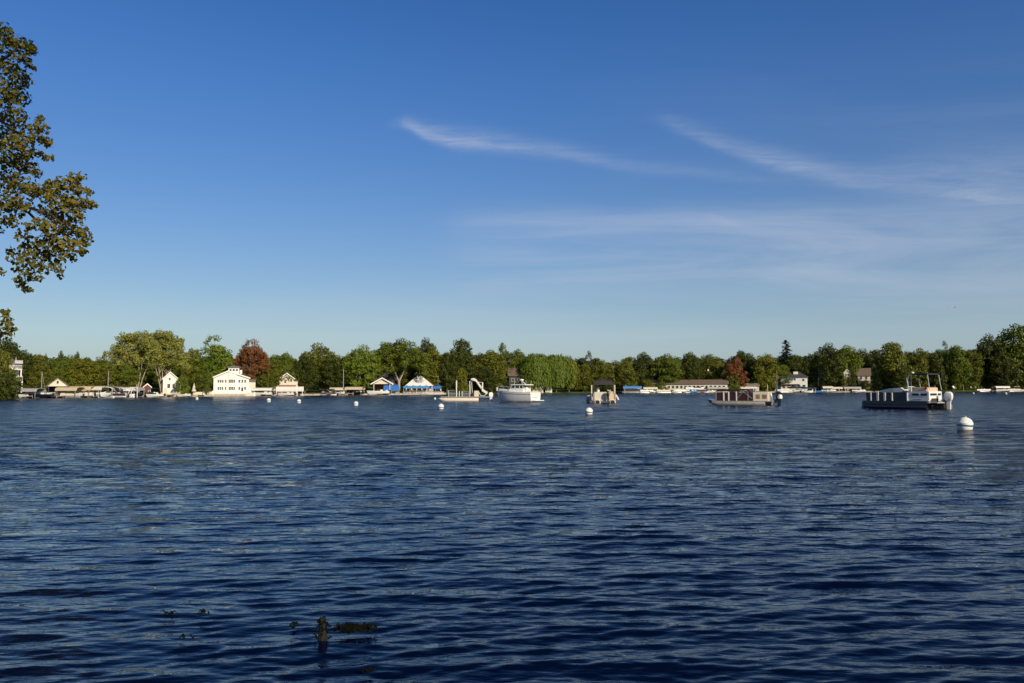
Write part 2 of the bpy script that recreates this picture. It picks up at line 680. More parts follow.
patch = np.clip(patch, 0.35, 1.35)
for i in range(104):
    lam = 0.07 * (1.7 / 0.07) ** ((i + wr.uniform(0, 1)) / 104)
    spread = 0.20 if lam > 0.35 else 0.38
    a = wr.normal(0, spread) + 0.08
    kx, ky = math.sin(a) * 2 * PI / lam, -math.cos(a) * 2 * PI / lam
    k = 2 * PI / lam
    steep = 0.021 * wr.uniform(0.6, 1.3) * (1.45 if lam < 0.3 else (1.1 if lam < 0.6 else 0.8))
    if lam > 1.0:      # longer waves only out on the open water
        steep = steep * np.clip((Rg - 8) / 20, 0, 1) * 1.5
    amp = steep / k
    fade = np.clip((lam / (spacing * 3.0)) - 0.6, 0, 1) * denseF * np.clip((400 - Rg) / 200, 0, 1)
    ph = kx * Xg + ky * Yg + wr.uniform(0, 6.28)
    am = amp * fade * patch
    s_, c_ = np.sin(ph), np.cos(ph)
    Zg += am * s_
    ch = 0.55
    dXg += ch * am * (kx / k) * c_
    dYg += ch * am * (ky / k) * c_
for i in range(30):
    lam = 1.7 * (5.5 / 1.7) ** ((i + wr.uniform(0, 1)) / 30)
    a = wr.normal(0, 0.35) + 0.08
    k = 2 * PI / lam
    kx, ky = math.sin(a) * k, -math.cos(a) * k
    amp = 0.014 * wr.uniform(0.6, 1.3) / k
    fade = np.clip((lam / (spacing * 3.0)) - 0.6, 0, 1) * denseF * np.clip((400 - Rg) / 200, 0, 1) * np.clip((Rg - 9) / 32, 0, 1)
    Zg += amp * fade * patch * np.sin(kx * Xg + ky * Yg + wr.uniform(0, 6.28))
Xg = Xg + dXg
Yg = Yg + dYg
nr, nt_ = Xg.shape
wv = np.stack([Xg.ravel(), Yg.ravel(), Zg.ravel()], 1)
ii, jj = np.meshgrid(np.arange(nr - 1), np.arange(nt_), indexing='ij')
jk = (jj + 1) % nt_
wf = np.stack([ii * nt_ + jj, ii * nt_ + jk, (ii + 1) * nt_ + jk, (ii + 1) * nt_ + jj], -1).reshape(-1, 4)
wme = npmesh('lake_water', wv, wf)


def water_mat():
    m = bpy.data.materials.new('lake_water')
    m.use_nodes = True
    nt = m.node_tree
    b = nt.nodes['Principled BSDF']
    b.inputs['Base Color'].default_value = (0.0006, 0.0030, 0.0165, 1)
    b.inputs['Specular IOR Level'].default_value = 0.40
    b.inputs['IOR'].default_value = 1.33
    t = nt.nodes.new('ShaderNodeTexCoord')
    # the lee of the near bank is smooth; ripples grow with the fetch over open water
    ln = nt.nodes.new('ShaderNodeVectorMath')
    ln.operation = 'LENGTH'
    nt.links.new(t.outputs['Object'], ln.inputs[0])

    def ramp(lo, hi, a_, b_):
        r_ = nt.nodes.new('ShaderNodeMapRange')
        r_.interpolation_type = 'SMOOTHSTEP'
        nt.links.new(ln.outputs['Value'], r_.inputs[0])
        r_.inputs[1].default_value, r_.inputs[2].default_value, r_.inputs[3].default_value, r_.inputs[4].default_value = lo, hi, a_, b_
        return r_.outputs[0]

    nt.links.new(ramp(6, 70, 0.03, 0.17), b.inputs['Roughness'])
    grow = ramp(7, 45, 1.0, 8.5)
    prev = None
    for sc, dist, st, stretch in ((3.6, 0.032, 0.85, (0.32, 1, 1)), (12.0, 0.011, 0.9, (0.38, 1, 1)), (1.5, 0.070, 0.95, (0.42, 1, 1))):
        mp = nt.nodes.new('ShaderNodeMapping')
        mp.inputs['Scale'].default_value = stretch
        mp.inputs['Rotation'].default_value = (0, 0, R(random.uniform(-10, 10)))
        nt.links.new(t.outputs['Object'], mp.inputs[0])
        n = nt.nodes.new('ShaderNodeTexNoise')
        n.inputs['Scale'].default_value = sc
        n.inputs['Detail'].default_value = 3
        n.inputs['Roughness'].default_value = 0.5
        nt.links.new(mp.outputs[0], n.inputs['Vector'])
        bp = nt.nodes.new('ShaderNodeBump')
        bp.inputs['Strength'].default_value = st
        dm = nt.nodes.new('ShaderNodeMath')
        dm.operation = 'MULTIPLY'
        dm.inputs[1].default_value = dist
        nt.links.new(grow, dm.inputs[0])
        nt.links.new(dm.outputs[0], bp.inputs['Distance'])
        nt.links.new(n.outputs[0], bp.inputs['Height'])
        if prev:
            nt.links.new(prev, bp.inputs['Normal'])
        prev = bp.outputs[0]
    nt.links.new(prev, b.inputs['Normal'])
    return m


wme.materials.append(water_mat())
wo_ = bpy.data.objects.new('lake_water', wme)
col.objects.link(wo_)
wo_['kind'] = 'structure'


# ------------------------------------------------------------------ trees
def leaf_cards(cent, nrm, size, rg, squash=1.0):
    """quads at cent (n,3) with normals nrm"""
    n = len(cent)
    nn = nrm + rg.normal(0, 0.55, (n, 3))
    nn /= np.linalg.norm(nn, axis=1)[:, None] + 1e-9
    t = rg.normal(0, 1, (n, 3))
    t = np.cross(nn, t)
    t /= np.linalg.norm(t, axis=1)[:, None] + 1e-9
    b = np.cross(nn, t)
    sz = size * rg.uniform(0.6, 1.35, (n, 1))
    t = t * sz
    b = b * sz * squash
    v_ = np.stack([cent - t, cent - b * 0.8, cent + t, cent + b * 0.8], 1).reshape(-1, 3)
    f_ = np.arange(4 * n).reshape(-1, 4)
    return v_, f_


def crown_mesh(name, clumps, size, per, rg, flat=0.8, droop=0.0):
    """clumps: list of (x,y,z,r)"""
    V, Fc, base = [], [], 0
    for (x, y, z, r_) in clumps:
        n = max(6, int(per * r_ * r_))
        d = rg.normal(0, 1, (n, 3))
        d /= np.linalg.norm(d, axis=1)[:, None]
        rad_ = r_ * (rg.uniform(0.35, 1.0, (n, 1)) ** 0.5) * rg.uniform(0.8, 1.15, (n, 1))
        c = d * rad_ * np.array([1, 1, flat])
        if droop:
            c[:, 2] = c[:, 2] * 1.0 - rg.uniform(0, droop, n) * r_
        c += np.array([x, y, z])
        v_, f_ = leaf_cards(c, d + np.array([0, 0, 0.25]), size, rg, 0.75 if not droop else 2.2)
        V.append(v_)
        Fc.append(f_ + base)
        base += len(v_)
    return npmesh(name, np.concatenate(V), np.concatenate(Fc), smooth=False)


def trunk_mb(h, r0, limbs, rg, split=None):
    mb = MB()
    if split is None:
        mb.tube([(0, 0, -1.0), (0, 0, 0), (rg.normal(0, .1), rg.normal(0, .1), h * .3), (rg.normal(0, .25), rg.normal(0, .25), h * .6), (0, 0, h * .85)],
                [r0 * 1.5, r0 * 1.2, r0 * .9, r0 * .55, r0 * .15], 8)
        for (x, y, z, r_) in limbs:
            z0 = max(h * 0.16, min(z - 0.45 * math.hypot(x, y), h * .7))
            mb.tube([(0, 0, z0), (x * .4, y * .4, z0 + (z - z0) * .45), (x * .85, y * .85, z)], [r0 * .38, r0 * .24, r0 * .07], 5)
    else:
        for (sx, sy, ex, ey, ez) in split:
            if len(split) == 2:      # one trunk that forks
                mb.tube([(0, 0, -1), (0, 0, h * .10), (.05 * sx, 0, h * .2), (sx * .5, sy * .3, h * .24)], [r0 * 1.15, r0, r0 * .95, r0 * .7], 8)
                sx, sy = sx * .4, 0
                mb.tube([(sx, 0, h * .22), (ex * .45, ey * .3, h * .36), (ex * .85, ey * .7, h * .5), (ex * 1.3, ey, ez)], [r0 * .7, r0 * .6, r0 * .45, r0 * .1], 7)
                continue
            mb.tube([(sx * .3, sy * .3, -1.0), (sx, sy, 0.6), (sx + (ex - sx) * .25, sy + (ey - sy) * .3, ez * .35), (sx + (ex - sx) * .6, sy + (ey - sy) * .6, ez * .65), (ex, ey, ez)],
                    [r0, r0 * .85, r0 * .65, r0 * .42, r0 * .1], 7)
            for q in range(4):
                t = rg.uniform(.4, .75)
                bx, by, bz = sx + (ex - sx) * t, sy + (ey - sy) * t, ez * (t + .02)
                mb.tube([(bx, by, bz), (bx + rg.normal(0, 1.6), by + rg.normal(0, 1.6), bz + 2.2), (bx + rg.normal(0, 2.6), by + rg.normal(0, 2.4), bz + 4.5)],
                        [r0 * .3, r0 * .18, r0 * .05], 5)
    return mb


PROTO = {}


def reg(kind, var, crown_me, trunk_me, w, h):
    PROTO[(kind, var)] = (crown_me, trunk_me, w, h)


def ell_clumps(rg, w, h, z0, n, rmin, rmax, top=0.5):
    out = []
    tries = 0
    H_ = h - z0
    ph = [rg.uniform(0, 6.28) for _ in range(4)]
    while len(out) < n and tries < 4000:
        tries += 1
        a = rg.uniform(0, 2 * PI)
        t = rg.uniform(0, 1)                       # height fraction
        prof = (math.sin(PI * min(1, (t ** (top * 1.1)) * 0.97 + 0.03)) ** 0.6)
        lump = 1 + .16 * math.sin(2 * a + ph[0] + 3 * t) + .12 * math.sin(3 * a + ph[1] - 5 * t)
        r_ = rg.uniform(rmin, rmax)
        rad_ = (w / 2 - r_ * .8) * prof * lump * (rg.uniform(0.25, 1.0) ** 0.4)
        p = (rad_ * math.cos(a), rad_ * math.sin(a), z0 + H_ * t * (1 - r_ * .5 / H_) + r_ * .1, r_)
        if p[2] + r_ * .8 > h + .4:
            continue
        if all((p[0] - q[0]) ** 2 + (p[1] - q[1]) ** 2 + (p[2] - q[2]) ** 2 > (0.62 * (r_ + q[3]) / 1.3) ** 2 for q in out):
            out.append(p)
    return out


for vi in range(6):
    rg = np.random.default_rng(100 + vi)
    w, h = 13, 16
    cl = ell_clumps(rg, w, h, [2.2, 2.8, 1.8, 3.2, 2.4, 2.0][vi], 62, 1.1, 2.3, [0.55, 0.7, 0.62, 0.5, 0.8, 0.66][vi])
    cm = crown_mesh('crown', cl, 0.30, 48, rg)
    tm = trunk_mb(h, .32, cl[:14], rg).mesh('trunk', bark, True)
    reg('broad', vi, cm, tm, w, h)
for vi in range(3):
    rg = np.random.default_rng(200 + vi)
    w, h = 9, 18
    cl = ell_clumps(rg, w, h, 2.0, 58, .9, 1.8, [0.6, 0.8, 0.7][vi])
    cm = crown_mesh('crown', cl, 0.27, 60, rg)
    tm = trunk_mb(h, .28, cl[:12], rg).mesh('trunk', bark, True)
    reg('tall', vi, cm, tm, w, h)
# sparse: airy crown, sky shows between the tufts
for vi in range(2):
    rg = np.random.default_rng(250 + vi)
    w, h = 12, 17
    cl = ell_clumps(rg, w, h, 3.5, 46, .7, 1.5, 0.5)
    cm = crown_mesh('crown', cl, 0.25, 50, rg)
    tm = trunk_mb(h, .25, cl[:24], rg).mesh('trunk', bark, True)
    reg('sparse', vi, cm, tm, w, h)
# willow: hanging curtains
for vi in range(3):
    rg = np.random.default_rng(300 + vi)
    w, h = 13, 14
    V, Fc, base = [], [], 0
    for q in range(210):
        a = rg.uniform(0, 2 * PI)
        rad_ = (w / 2) * rg.uniform(0.1, 1.0) ** .5
        zt = h * (1 - .42 * (rad_ / (w / 2)) ** 2) - rg.uniform(0, 1.2)
        zb = max(0.7, zt - rg.uniform(.45, .85) * zt)
        n = int(16 * (zt - zb))
        zz = rg.uniform(zb, zt, n)
        c = np.stack([rad_ * math.cos(a) + rg.normal(0, .7, n), rad_ * math.sin(a) + rg.normal(0, .7, n), zz], 1)
        d = np.stack([np.full(n, math.cos(a)), np.full(n, math.sin(a)), np.full(n, .25)], 1)
        nn = d + rg.normal(0, .35, (n, 3))
        nn /= np.linalg.norm(nn, axis=1)[:, None]
        up = np.array([0, 0, 1.0])
        t = np.cross(nn, up)
        t /= np.linalg.norm(t, axis=1)[:, None]
        b = np.cross(nn, t)
        sz = rg.uniform(.6, 1.3, (n, 1))
        v_ = np.stack([c - t * .15 * sz, c - b * .42 * sz, c + t * .14 * sz, c + b * .55 * sz], 1).reshape(-1, 3)
        V.append(v_)
        Fc.append(np.arange(4 * n).reshape(-1, 4) + base)
        base += len(v_)
    cm = npmesh('crown', np.concatenate(V), np.concatenate(Fc), smooth=False)
    tm = trunk_mb(h * .9, .42, [(2, 1, 9, 1), (-2.5, 0, 10, 1), (0, -2.5, 9, 1), (3, -2, 11, 1)], rg).mesh('trunk', bark, True)
    reg('willow', vi, cm, tm, w, h)
# spruce
for vi in range(2):
    rg = np.random.default_rng(400 + vi)
    w, h = 7, 20
    V, Fc, base = [], [], 0
    z = 1.2
    while z < h - .3:
        rz_ = (w / 2) * (1 - z / h) ** .8 + .15
        nb_ = max(5, int(rz_ * 5))
        for q in range(nb_):
            a = rg.uniform(0, 2 * PI)
            ln = rz_ * rg.uniform(.7, 1.12)
            n = int(10 * ln + 5)
            t_ = rg.uniform(.1, 1, n)
            c = np.stack([ln * t_ * math.cos(a) + rg.normal(0, .12, n), ln * t_ * math.sin(a) + rg.normal(0, .12, n), z - .28 * ln * t_ + rg.normal(0, .12, n)], 1)
            v_, f_ = leaf_cards(c, np.tile([0.3 * math.cos(a), .3 * math.sin(a), 1.0], (n, 1)), .24, rg, .6)
            V.append(v_)
            Fc.append(f_ + base)
            base += len(v_)
        z += rg.uniform(.4, .62)
    cm = npmesh('crown', np.concatenate(V), np.concatenate(Fc), smooth=False)
    tm = MB().tube([(0, 0, -1), (0, 0, 0), (0, 0, h - .3)], [.35, .3, .04], 8).mesh('trunk', bark, True)
    reg('spruce', vi, cm, tm, w, h)
# bush
for vi in range(3):
    rg = np.random.default_rng(500 + vi)
    w, h = 5, 4
    cl = ell_clumps(rg, w, h, .3, 30, .55, 1.0, .55)
    cm = crown_mesh('foliage', cl, 0.16, 160, rg)
    tm = trunk_mb(h * .7, .09, cl[:8], rg).mesh('stem', bark, True)
    reg('bush', vi, cm, tm, w, h)
# vase: many bare pale stems low down, fan of tufts above
for vi in range(3):
    rg = np.random.default_rng(600 + vi)
    w, h = [16, 15, 17][vi], 19
    split = []
    ns = [5, 6, 2][vi]
    for q in range(ns):
        f_ = (q - (ns - 1) / 2) / max(1, (ns - 1) / 2)
        split.append((f_ * .7, rg.uniform(-.5, .5), f_ * w * .30, rg.normal(0, 1.8), h * rg.uniform(.6, .75)))
    cl = []
    for q in range(250):
        f_ = rg.uniform(-1, 1)
        yy = rg.normal(0, 2.6)
        top_ = h * (1 - .30 * abs(f_) ** 2.2)
        zz = rg.uniform(h * (.40 if vi < 2 else .33), top_ - .8)
        if zz < h * .5 and rg.uniform() < .5:
            continue
        cl.append((f_ * w * .46, yy, zz, rg.uniform(.8, 1.6)))
    cm = crown_mesh('crown', cl, 0.25, 52, rg)
    tm = trunk_mb(h, .26 if vi < 2 else .36, [], rg, split).mesh('trunk', barkpale, True)
    reg('vase', vi, cm, tm, w, h)

TREES = []
for v_ in PROTO.values():
    for me in v_[:2]:
        if not me.materials:
            me.materials.append(LEAF['mid'])


def ground_z(off):
    return float(np.interp(off, offs, hz))


def tree(px, top, wpx, kind, colour, back, label, var=None, group=None, name=None, cat='tree', rz=None, base=None):
    D = shoreD(px) + back
    if var is None:
        var = random.randrange(len([k for k in PROTO if k[0] == kind]))
    cm, tm, w, h = PROTO[(kind, var)]
    gz = ground_z(back) - .15 if base is None else base
    ht = H(px, top, D) - gz
    wd = wpx * D / F
    nm = name or {'spruce': 'spruce_tree', 'willow': 'willow_tree', 'bush': 'shrub'}.get(kind, 'broadleaf_tree')
    t = thing(nm, label, cat, (GX(px, D), D, gz), random.uniform(0, 6.28) if rz is None else rz, group)
    t.scale = (wd / w, wd / w, ht / h)
    c = bpy.data.objects.new('crown' if kind != 'bush' else 'foliage', cm)
    col.objects.link(c)
    c.parent = t
    c.material_slots[0].link = 'OBJECT'
    c.material_slots[0].material = LEAF[colour]
    k = bpy.data.objects.new('trunk' if kind != 'bush' else 'stem', tm)
    col.objects.link(k)
    k.parent = t
    return t


FG = 'trees along the far shore'
# px, top, width, kind, colour, back, label
T = [
    (6, 338, 40, 'broad', 'dark', 10, 'dark green tree top above the cream tower house at the left edge'),
    (2, 350, 30, 'broad', 'olive', -6, 'olive tree in front of the cream tower house at the left edge'),
    (27, 353, 22, 'tall', 'dark', 14, 'dark tree just right of the cream tower house'),
    (40, 362, 26, 'broad', 'olive', 12, 'low olive tree behind the bare lamp post left of the white gabled boathouse'),
    (62, 360, 24, 'broad', 'mid', 14, 'green tree directly behind the white gabled boathouse'),
    (84, 357, 36, 'broad', 'gold', 12, 'golden green round tree behind the long tan boat canopy'),
    (106, 362, 24, 'broad', 'olive', 10, 'low olive tree behind the white framed boat lifts'),
    (124, 363, 30, 'broad', 'mid', 9, 'low wide green tree left of the many stemmed trees'),
    (136, 330, 50, 'vase', 'pale', 10, 'tall pale yellow green tree with fanned stems, left one of the adjoining pair'),
    (163, 329, 46, 'vase', 'pale', 12, 'tall pale tree with bare fanned stems behind the small white gabled house'),
    (192, 348, 26, 'broad', 'olive', 20, 'olive brown tree in the gap between the pale trees and the airy green tree'),
    (212, 334, 44, 'sparse', 'bright', 16, 'tall airy bright green tree behind the big white lake house'),
    (218, 344, 40, 'broad', 'bright', 14, 'rounded bright green tree low behind the left roof slope of the big white lake house'),
    (203, 364, 20, 'tall', 'mid', 3, 'deep green pointed tree standing left of the big white lake house'),
    (182, 374, 15, 'bush', 'mid', 1, 'light green bushy shrub at the water right of the small white gabled house'),
    (250, 338, 40, 'sparse', 'red', 12, 'tall reddish brown autumn tree right of the big white lake house'),
    (252, 344, 34, 'vase', 'red', 14, 'second red brown autumn tree with pale bare stems behind the first one'),
    (268, 360, 24, 'broad', 'olive', 8, 'low olive tree between the red tree and the cream gabled cottage'),
    (282, 351, 34, 'broad', 'mid', 14, 'mid green tree behind the cream gabled cottage'),
    (320, 343, 42, 'broad', 'olive', 16, 'large olive topped tree behind the open lawn'),
    (305, 355, 32, 'broad', 'dark', 9, 'dark spreading tree just right of the cream gabled cottage'),
    (332, 357, 34, 'broad', 'dark', 8, 'dark spreading tree over the right end of the open lawn'),
    (360, 345, 42, 'broad', 'bright', 6, 'full bright green tree left of the grey roofed boathouse with the white gable'),
    (399, 338, 58, 'vase', 'mid', 12, 'wide green tree with a pale forked trunk between the two blue canopies'),
    (385, 346, 34, 'broad', 'mid', 22, 'green tree behind the dark grey roofed house'),
    (427, 338, 32, 'broad', 'dark', 24, 'tall dark green tree behind the white pyramid roof pavilion'),
    (432, 346, 26, 'tall', 'gold', 16, 'golden green tree right behind the white pyramid roof pavilion'),
    (462, 338, 34, 'broad', 'dark', 18, 'tall dark tree above the raft boat with the white slide'),
    (447, 352, 24, 'broad', 'dark', 10, 'dark tree between the pavilion and the raft boat with the slide'),
    (462, 368, 16, 'bush', 'gold', 3, 'yellow green shrub behind the posts of the raft boat with the slide'),
    (492, 350, 38, 'broad', 'olive', 10, 'broad golden olive tree above the white slide'),
    (486, 366, 26, 'broad', 'dark', 4, 'low dark green tree behind the bow of the white cabin cruiser'),
    (503, 343, 26, 'sparse', 'mid', 20, 'tall airy green tree left of the brown roofed house'),
    (519, 349, 26, 'broad', 'mid', 24, 'green tree behind the brown roofed house'),
    (536, 351, 34, 'willow', 'willow', 8, 'weeping willow directly behind the stern of the white cabin cruiser'),
    (556, 352, 34, 'willow', 'willow', 5, 'large weeping willow with a visible trunk on the lawn strip'),
    (569, 356, 20, 'willow', 'gold', 7, 'yellowish weeping willow, rightmost of the willows'),
    (589, 351, 15, 'sparse', 'dark', 30, 'thin see through tree rising above the tree line left of the black bimini boat'),
    (583, 362, 26, 'broad', 'olive', 8, 'olive tree right of the yellowish willow'),
    (604, 360, 32, 'broad', 'olive', 12, 'olive green tree directly behind the boat with the black bimini'),
    (625, 359, 28, 'broad', 'olive', 10, 'olive tree behind the boat with the light blue canopy'),
    (645, 352, 28, 'broad', 'dark', 20, 'dark rounded tree behind the left end of the long brown roofed building'),
    (667, 354, 34, 'broad', 'mid', 14, 'mid green tree behind the left half of the long brown roofed building'),
    (690, 352, 28, 'broad', 'dark', 16, 'dark tree behind the middle of the long brown roofed building'),
    (712, 354, 30, 'broad', 'olive', 18, 'olive tree behind the mast with the white box'),
    (735, 356, 27, 'broad', 'red', 2, 'round dull red autumn tree above the maroon pontoon boat'),
    (733, 374, 20, 'bush', 'mid', -1, 'low green shrub under the round dull red tree'),
    (745, 349, 36, 'broad', 'dark', 26, 'dark tree crown rising behind the round dull red tree'),
    (766, 352, 28, 'broad', 'gold', 10, 'green and gold tree left of the tall spruce'),
    (787, 338.5, 36, 'spruce', 'spruce', 22, 'tall dark spruce behind the white flat roofed house'),
    (797, 353, 28, 'broad', 'dark', 18, 'dark tree right beside the tall spruce'),
    (783, 364, 24, 'broad', 'mid', 14, 'low green tree just above the white flat roofed house'),
    (828, 343, 36, 'broad', 'dark', 10, 'big dark tree right of the white flat roofed house'),
    (819, 362, 18, 'spruce', 'spruce', 4, 'dark narrow spruce at the right wall of the white flat roofed house'),
    (847, 345, 34, 'broad', 'mid', 20, 'rounded green tree behind the small cream house among the trees'),
    (852, 370, 12, 'tall', 'dark', 2, 'small dark pointed tree between the cream house and the brown roofed chalet'),
    (844.5, 376, 9, 'tall', 'mid', 3, 'slim green tree hiding the left side of the narrow cream gabled house'),
    (866, 380, 12, 'bush', 'dark', 2, 'dark shrub in front of the lower wall of the brown roofed chalet'),
    (876, 367, 16, 'spruce', 'spruce', 1, 'blue green spruce at the right of the brown roofed chalet'),
    (893, 341, 42, 'broad', 'olive', 10, 'large olive green tree above the seats of the navy pontoon boat'),
    (899, 362, 28, 'broad', 'dark', 4, 'dark low tree behind the folded bimini of the navy pontoon boat'),
    (921, 348, 26, 'broad', 'olive', 12, 'olive tree above the arch of the navy pontoon boat'),
    (935, 352, 22, 'broad', 'dark', 8, 'dark tree above the outboard motor of the navy pontoon boat'),
    (946, 340, 16, 'sparse', 'mid', 14, 'pointed airy green tree poking above its neighbours right of the navy pontoon boat'),
    (958, 345, 30, 'broad', 'mid', 12, 'green tree behind the white lawn chairs'),
    (974, 349, 24, 'broad', 'olive', 10, 'olive tree left of the big dark tree at the right edge'),
    (990, 334, 34, 'broad', 'dark', 10, 'dark tree stepping up to the tall one at the right edge'),
    (1016, 324, 52, 'broad', 'mid', 9, 'tallest dark tree at the right edge of the shore'),
    (1000, 340, 40, 'broad', 'dark', 16, 'dark tree filling in left of the tallest tree at the right edge'),
    (1003, 352, 34, 'broad', 'dark', 4, 'low dark tree above the boat with the small white canopy'),
]
for a in T:
    rz = 0 if a[3] == 'vase' else None
    var = None
    if a[3] == 'vase':
        var = {136: 0, 163: 1, 252: 0, 399: 2}[a[0]]
    tree(*a, var=var, group=FG, rz=rz)

# landmarks that label the ranks behind and the shrubs
LM = [(0, 'the cream tower house'), (40, 'the left lamp post'), (58, 'the white gabled boathouse'), (78, 'the long tan boat canopy'),
      (103, 'the white framed boat lifts'), (128, 'the tall pale fanned trees'), (158, 'the small white gabled house'), (190, 'the light green shoreline shrub'),
      (222, 'the big white lake house'), (250, 'the red brown autumn tree'), (287, 'the cream gabled cottage'), (318, 'the open lawn'), (345, 'the grey mast'),
      (372, 'the boathouse with the white gable'), (400, 'the forked pale trunk'), (430, 'the pavilion'), (463, 'the raft boat with the slide'),
      (497, 'the bow of the white cabin cruiser'), (522, 'the brown roofed house'), (550, 'the willows'), (585, 'the lawn right of the willows'), (608, 'the black bimini boat'),
      (632, 'the light blue canopy'), (655, "the long building's left end"), (680, "the long building's middle"),
      (708, 'the mast with the white box'), (735, 'the dull red tree'), (762, 'the stern of the maroon boat'), (788, 'the white flat roofed house'), (818, 'the dark narrow spruce'),
      (845, 'the small cream house'), (866, 'the brown roofed chalet'), (895, 'the seats of the navy pontoon boat'), (922, 'the arch of the navy pontoon boat'),
      (948, 'the outboard of the navy pontoon boat'), (975, 'the white lawn chairs'), (1000, 'the boat with small white canopy'), (1024, 'the right edge of the shore')]


def landmark(px):
    return min(LM, key=lambda a: abs(a[0] - px))[1]


SKY = [(0, 345), (22, 351), (40, 355), (60, 355), (100, 357), (115, 359), (150, 352), (200, 352), (260, 354), (290, 356), (320, 354), (360, 353), (400, 350), (440, 350),
       (480, 350), (520, 353), (575, 358), (620, 358), (640, 355), (680, 354), (720, 355), (760, 355), (800, 353), (830, 350), (870, 350), (900, 349), (940, 349), (980, 346), (1024, 340)]
cnt = {}
BL = ['%s back row tree behind %s', '%s back row tree a bit right of %s', '%s back row tree farther right of %s', '%s back row tree far right of %s', '%s back row tree well to the right of %s']
SL = ['%s shrub low under the trees behind %s', '%s low shrub a bit right of %s', '%s low shrub farther right of %s', '%s low shrub far right of %s', '%s low shrub well to the right of %s']


def uniq(base, px):
    cnt[base] = cnt.get(base, 0) + 1
    return cnt[base]


px = -24
while px < 1050:
    y = np.interp(px, [a for a, b in SKY], [b for a, b in SKY]) + random.uniform(-1.5, 2.5)
    cc = random.choice(['dark', 'dark', 'mid', 'olive', 'dark'] if px > 560 else ['dark', 'mid', 'olive', 'mid', 'olive'])
    lm = landmark(px)
    k = uniq('back' + lm, px)
    cn = {'dark': 'dark green', 'mid': 'mid green', 'olive': 'olive'}[cc]
    tree(px, y, random.uniform(26, 36), 'broad', cc, random.uniform(34, 60), BL[k - 1] % (cn, lm),
         group='back rank of trees beyond the far shore')
    px += random.uniform(13, 18)
for px_, top_, w_, kd, cl_ in ((45, 352, 7, 'spruce', 'dark'), (60, 350.5, 10, 'broad', 'dark'), (76, 351.5, 11, 'broad', 'dark'), (104, 351, 13, 'sparse', 'olive')):
    tree(px_, top_, w_, kd, cl_, 45, {45: 'small pointed dark treetop poking up left of the white gabled boathouse', 60: 'round dark treetop poking up above the white gabled boathouse',
         76: 'dark treetop poking up above the tan boat canopy', 104: 'pale airy treetop poking up left of the tall pale trees'}[px_], group='treetops poking above the left woods')

# shrubs at the foot of the trees
px = -20
while px < 1050:
    lm = landmark(px)
    if not (138 < px < 182 or 208 < px < 256 or 272 < px < 326 or 372 < px < 445 or 546 < px < 580 or 765 < px < 812):
        k = uniq('bush' + lm, px)
        cc = random.choice(['dark', 'mid', 'dark', 'olive'])
        cn = {'dark': 'dark green', 'mid': 'mid green', 'olive': 'olive'}[cc]
        tree(px, random.uniform(378, 383), random.uniform(13, 20), 'bush', cc, random.uniform(9, 15),
             SL[k - 1] % (cn, lm), group='shrubs under the far shore trees', cat='shrub')
    px += random.uniform(11, 16)
# the distant wood closing every gap
rg = np.random.default_rng(900)
cl = []
for q in range(900):
    px = rg.uniform(-150, 1180)
    D = shoreD(px) + rg.uniform(62, 110)
    topz = H(px, np.interp(px, [a for a, b in SKY], [b for a, b in SKY]) + 4, D)
    cl.append((GX(px, D), D, rg.uniform(1.5, topz - 1.5), rg.uniform(2.2, 3.6)))
wm = crown_mesh('distant_wood', cl, .75, 8, rg)
wm.materials.append(LEAF['dark'])
wd_ = bpy.data.objects.new('distant_wood', wm)
col.objects.link(wd_)
tag(wd_, 'dark continuous wood seen through gaps behind the shore trees', 'woodland', kind='stuff')

# ------------------------------------------------------------------ seawalls and docks
def wall_strip(p0, p1, label, m):
    pts = []
    for px in np.linspace(p0, p1, 24):
        D = shoreD(px) - 0.35
        pts.append((GX(px, D), D))
    mb = MB()
    rs = []
    for x, y in pts:
        rs.append([(x, y, -.5), (x * (1 + .5 / y), y + .5, -.5), (x * (1 + .5 / y), y + .5, .48), (x, y, .5)])
    mb.rings(rs)
    cap = MB()
    cap.rings([[(x - .0, y - .08, .503), (x, y + .6, .503), (x, y + .6, .58), (x, y - .08, .58)] for x, y in pts])
    t = thing('seawall', label, 'seawall', (0, 0, 0), 0, 'seawalls of the far shore')
    part('wall', mb, m, t)
    part('coping', cap, stone, t)


wall_strip(24, 198, 'low weathered seawall below the boat lifts, left part of the shore', stone)
wall_strip(204, 258, 'pale seawall below the terrace of the big white lake house', stone)
wall_strip(262, 372, 'low grey seawall below the cream cottage and the open lawn', stone)
wall_strip(376, 446, 'pale seawall below the blue canopies and the pavilion', stone)
wall_strip(642, 742, 'low seawall below the long brown roofed building', stone)
wall_strip(770, 880, 'low dark seawall below the white flat roofed house and boats', stone)


def dock(px, length, label, w=1.4, cx=None):
    D = shoreD(px)
    t = thing('dock', label, 'dock', (GX(px, D), D, 0), math.atan((512 - px) / F) * .6, 'docks along the far shore')
    mb = MB()
    mb.box(-w / 2, w / 2, -length, .6, .52, .62)
    part('deck', mb, wood, t)
    for yy in np.arange(-length + .15, 0, 2.5):
        for sx in (-1, 1):
            part('post', MB().tube([(sx * (w / 2 + .06), yy, -1), (sx * (w / 2 + .06), yy, .95)], .055, 8), dullalum, t)
    return t


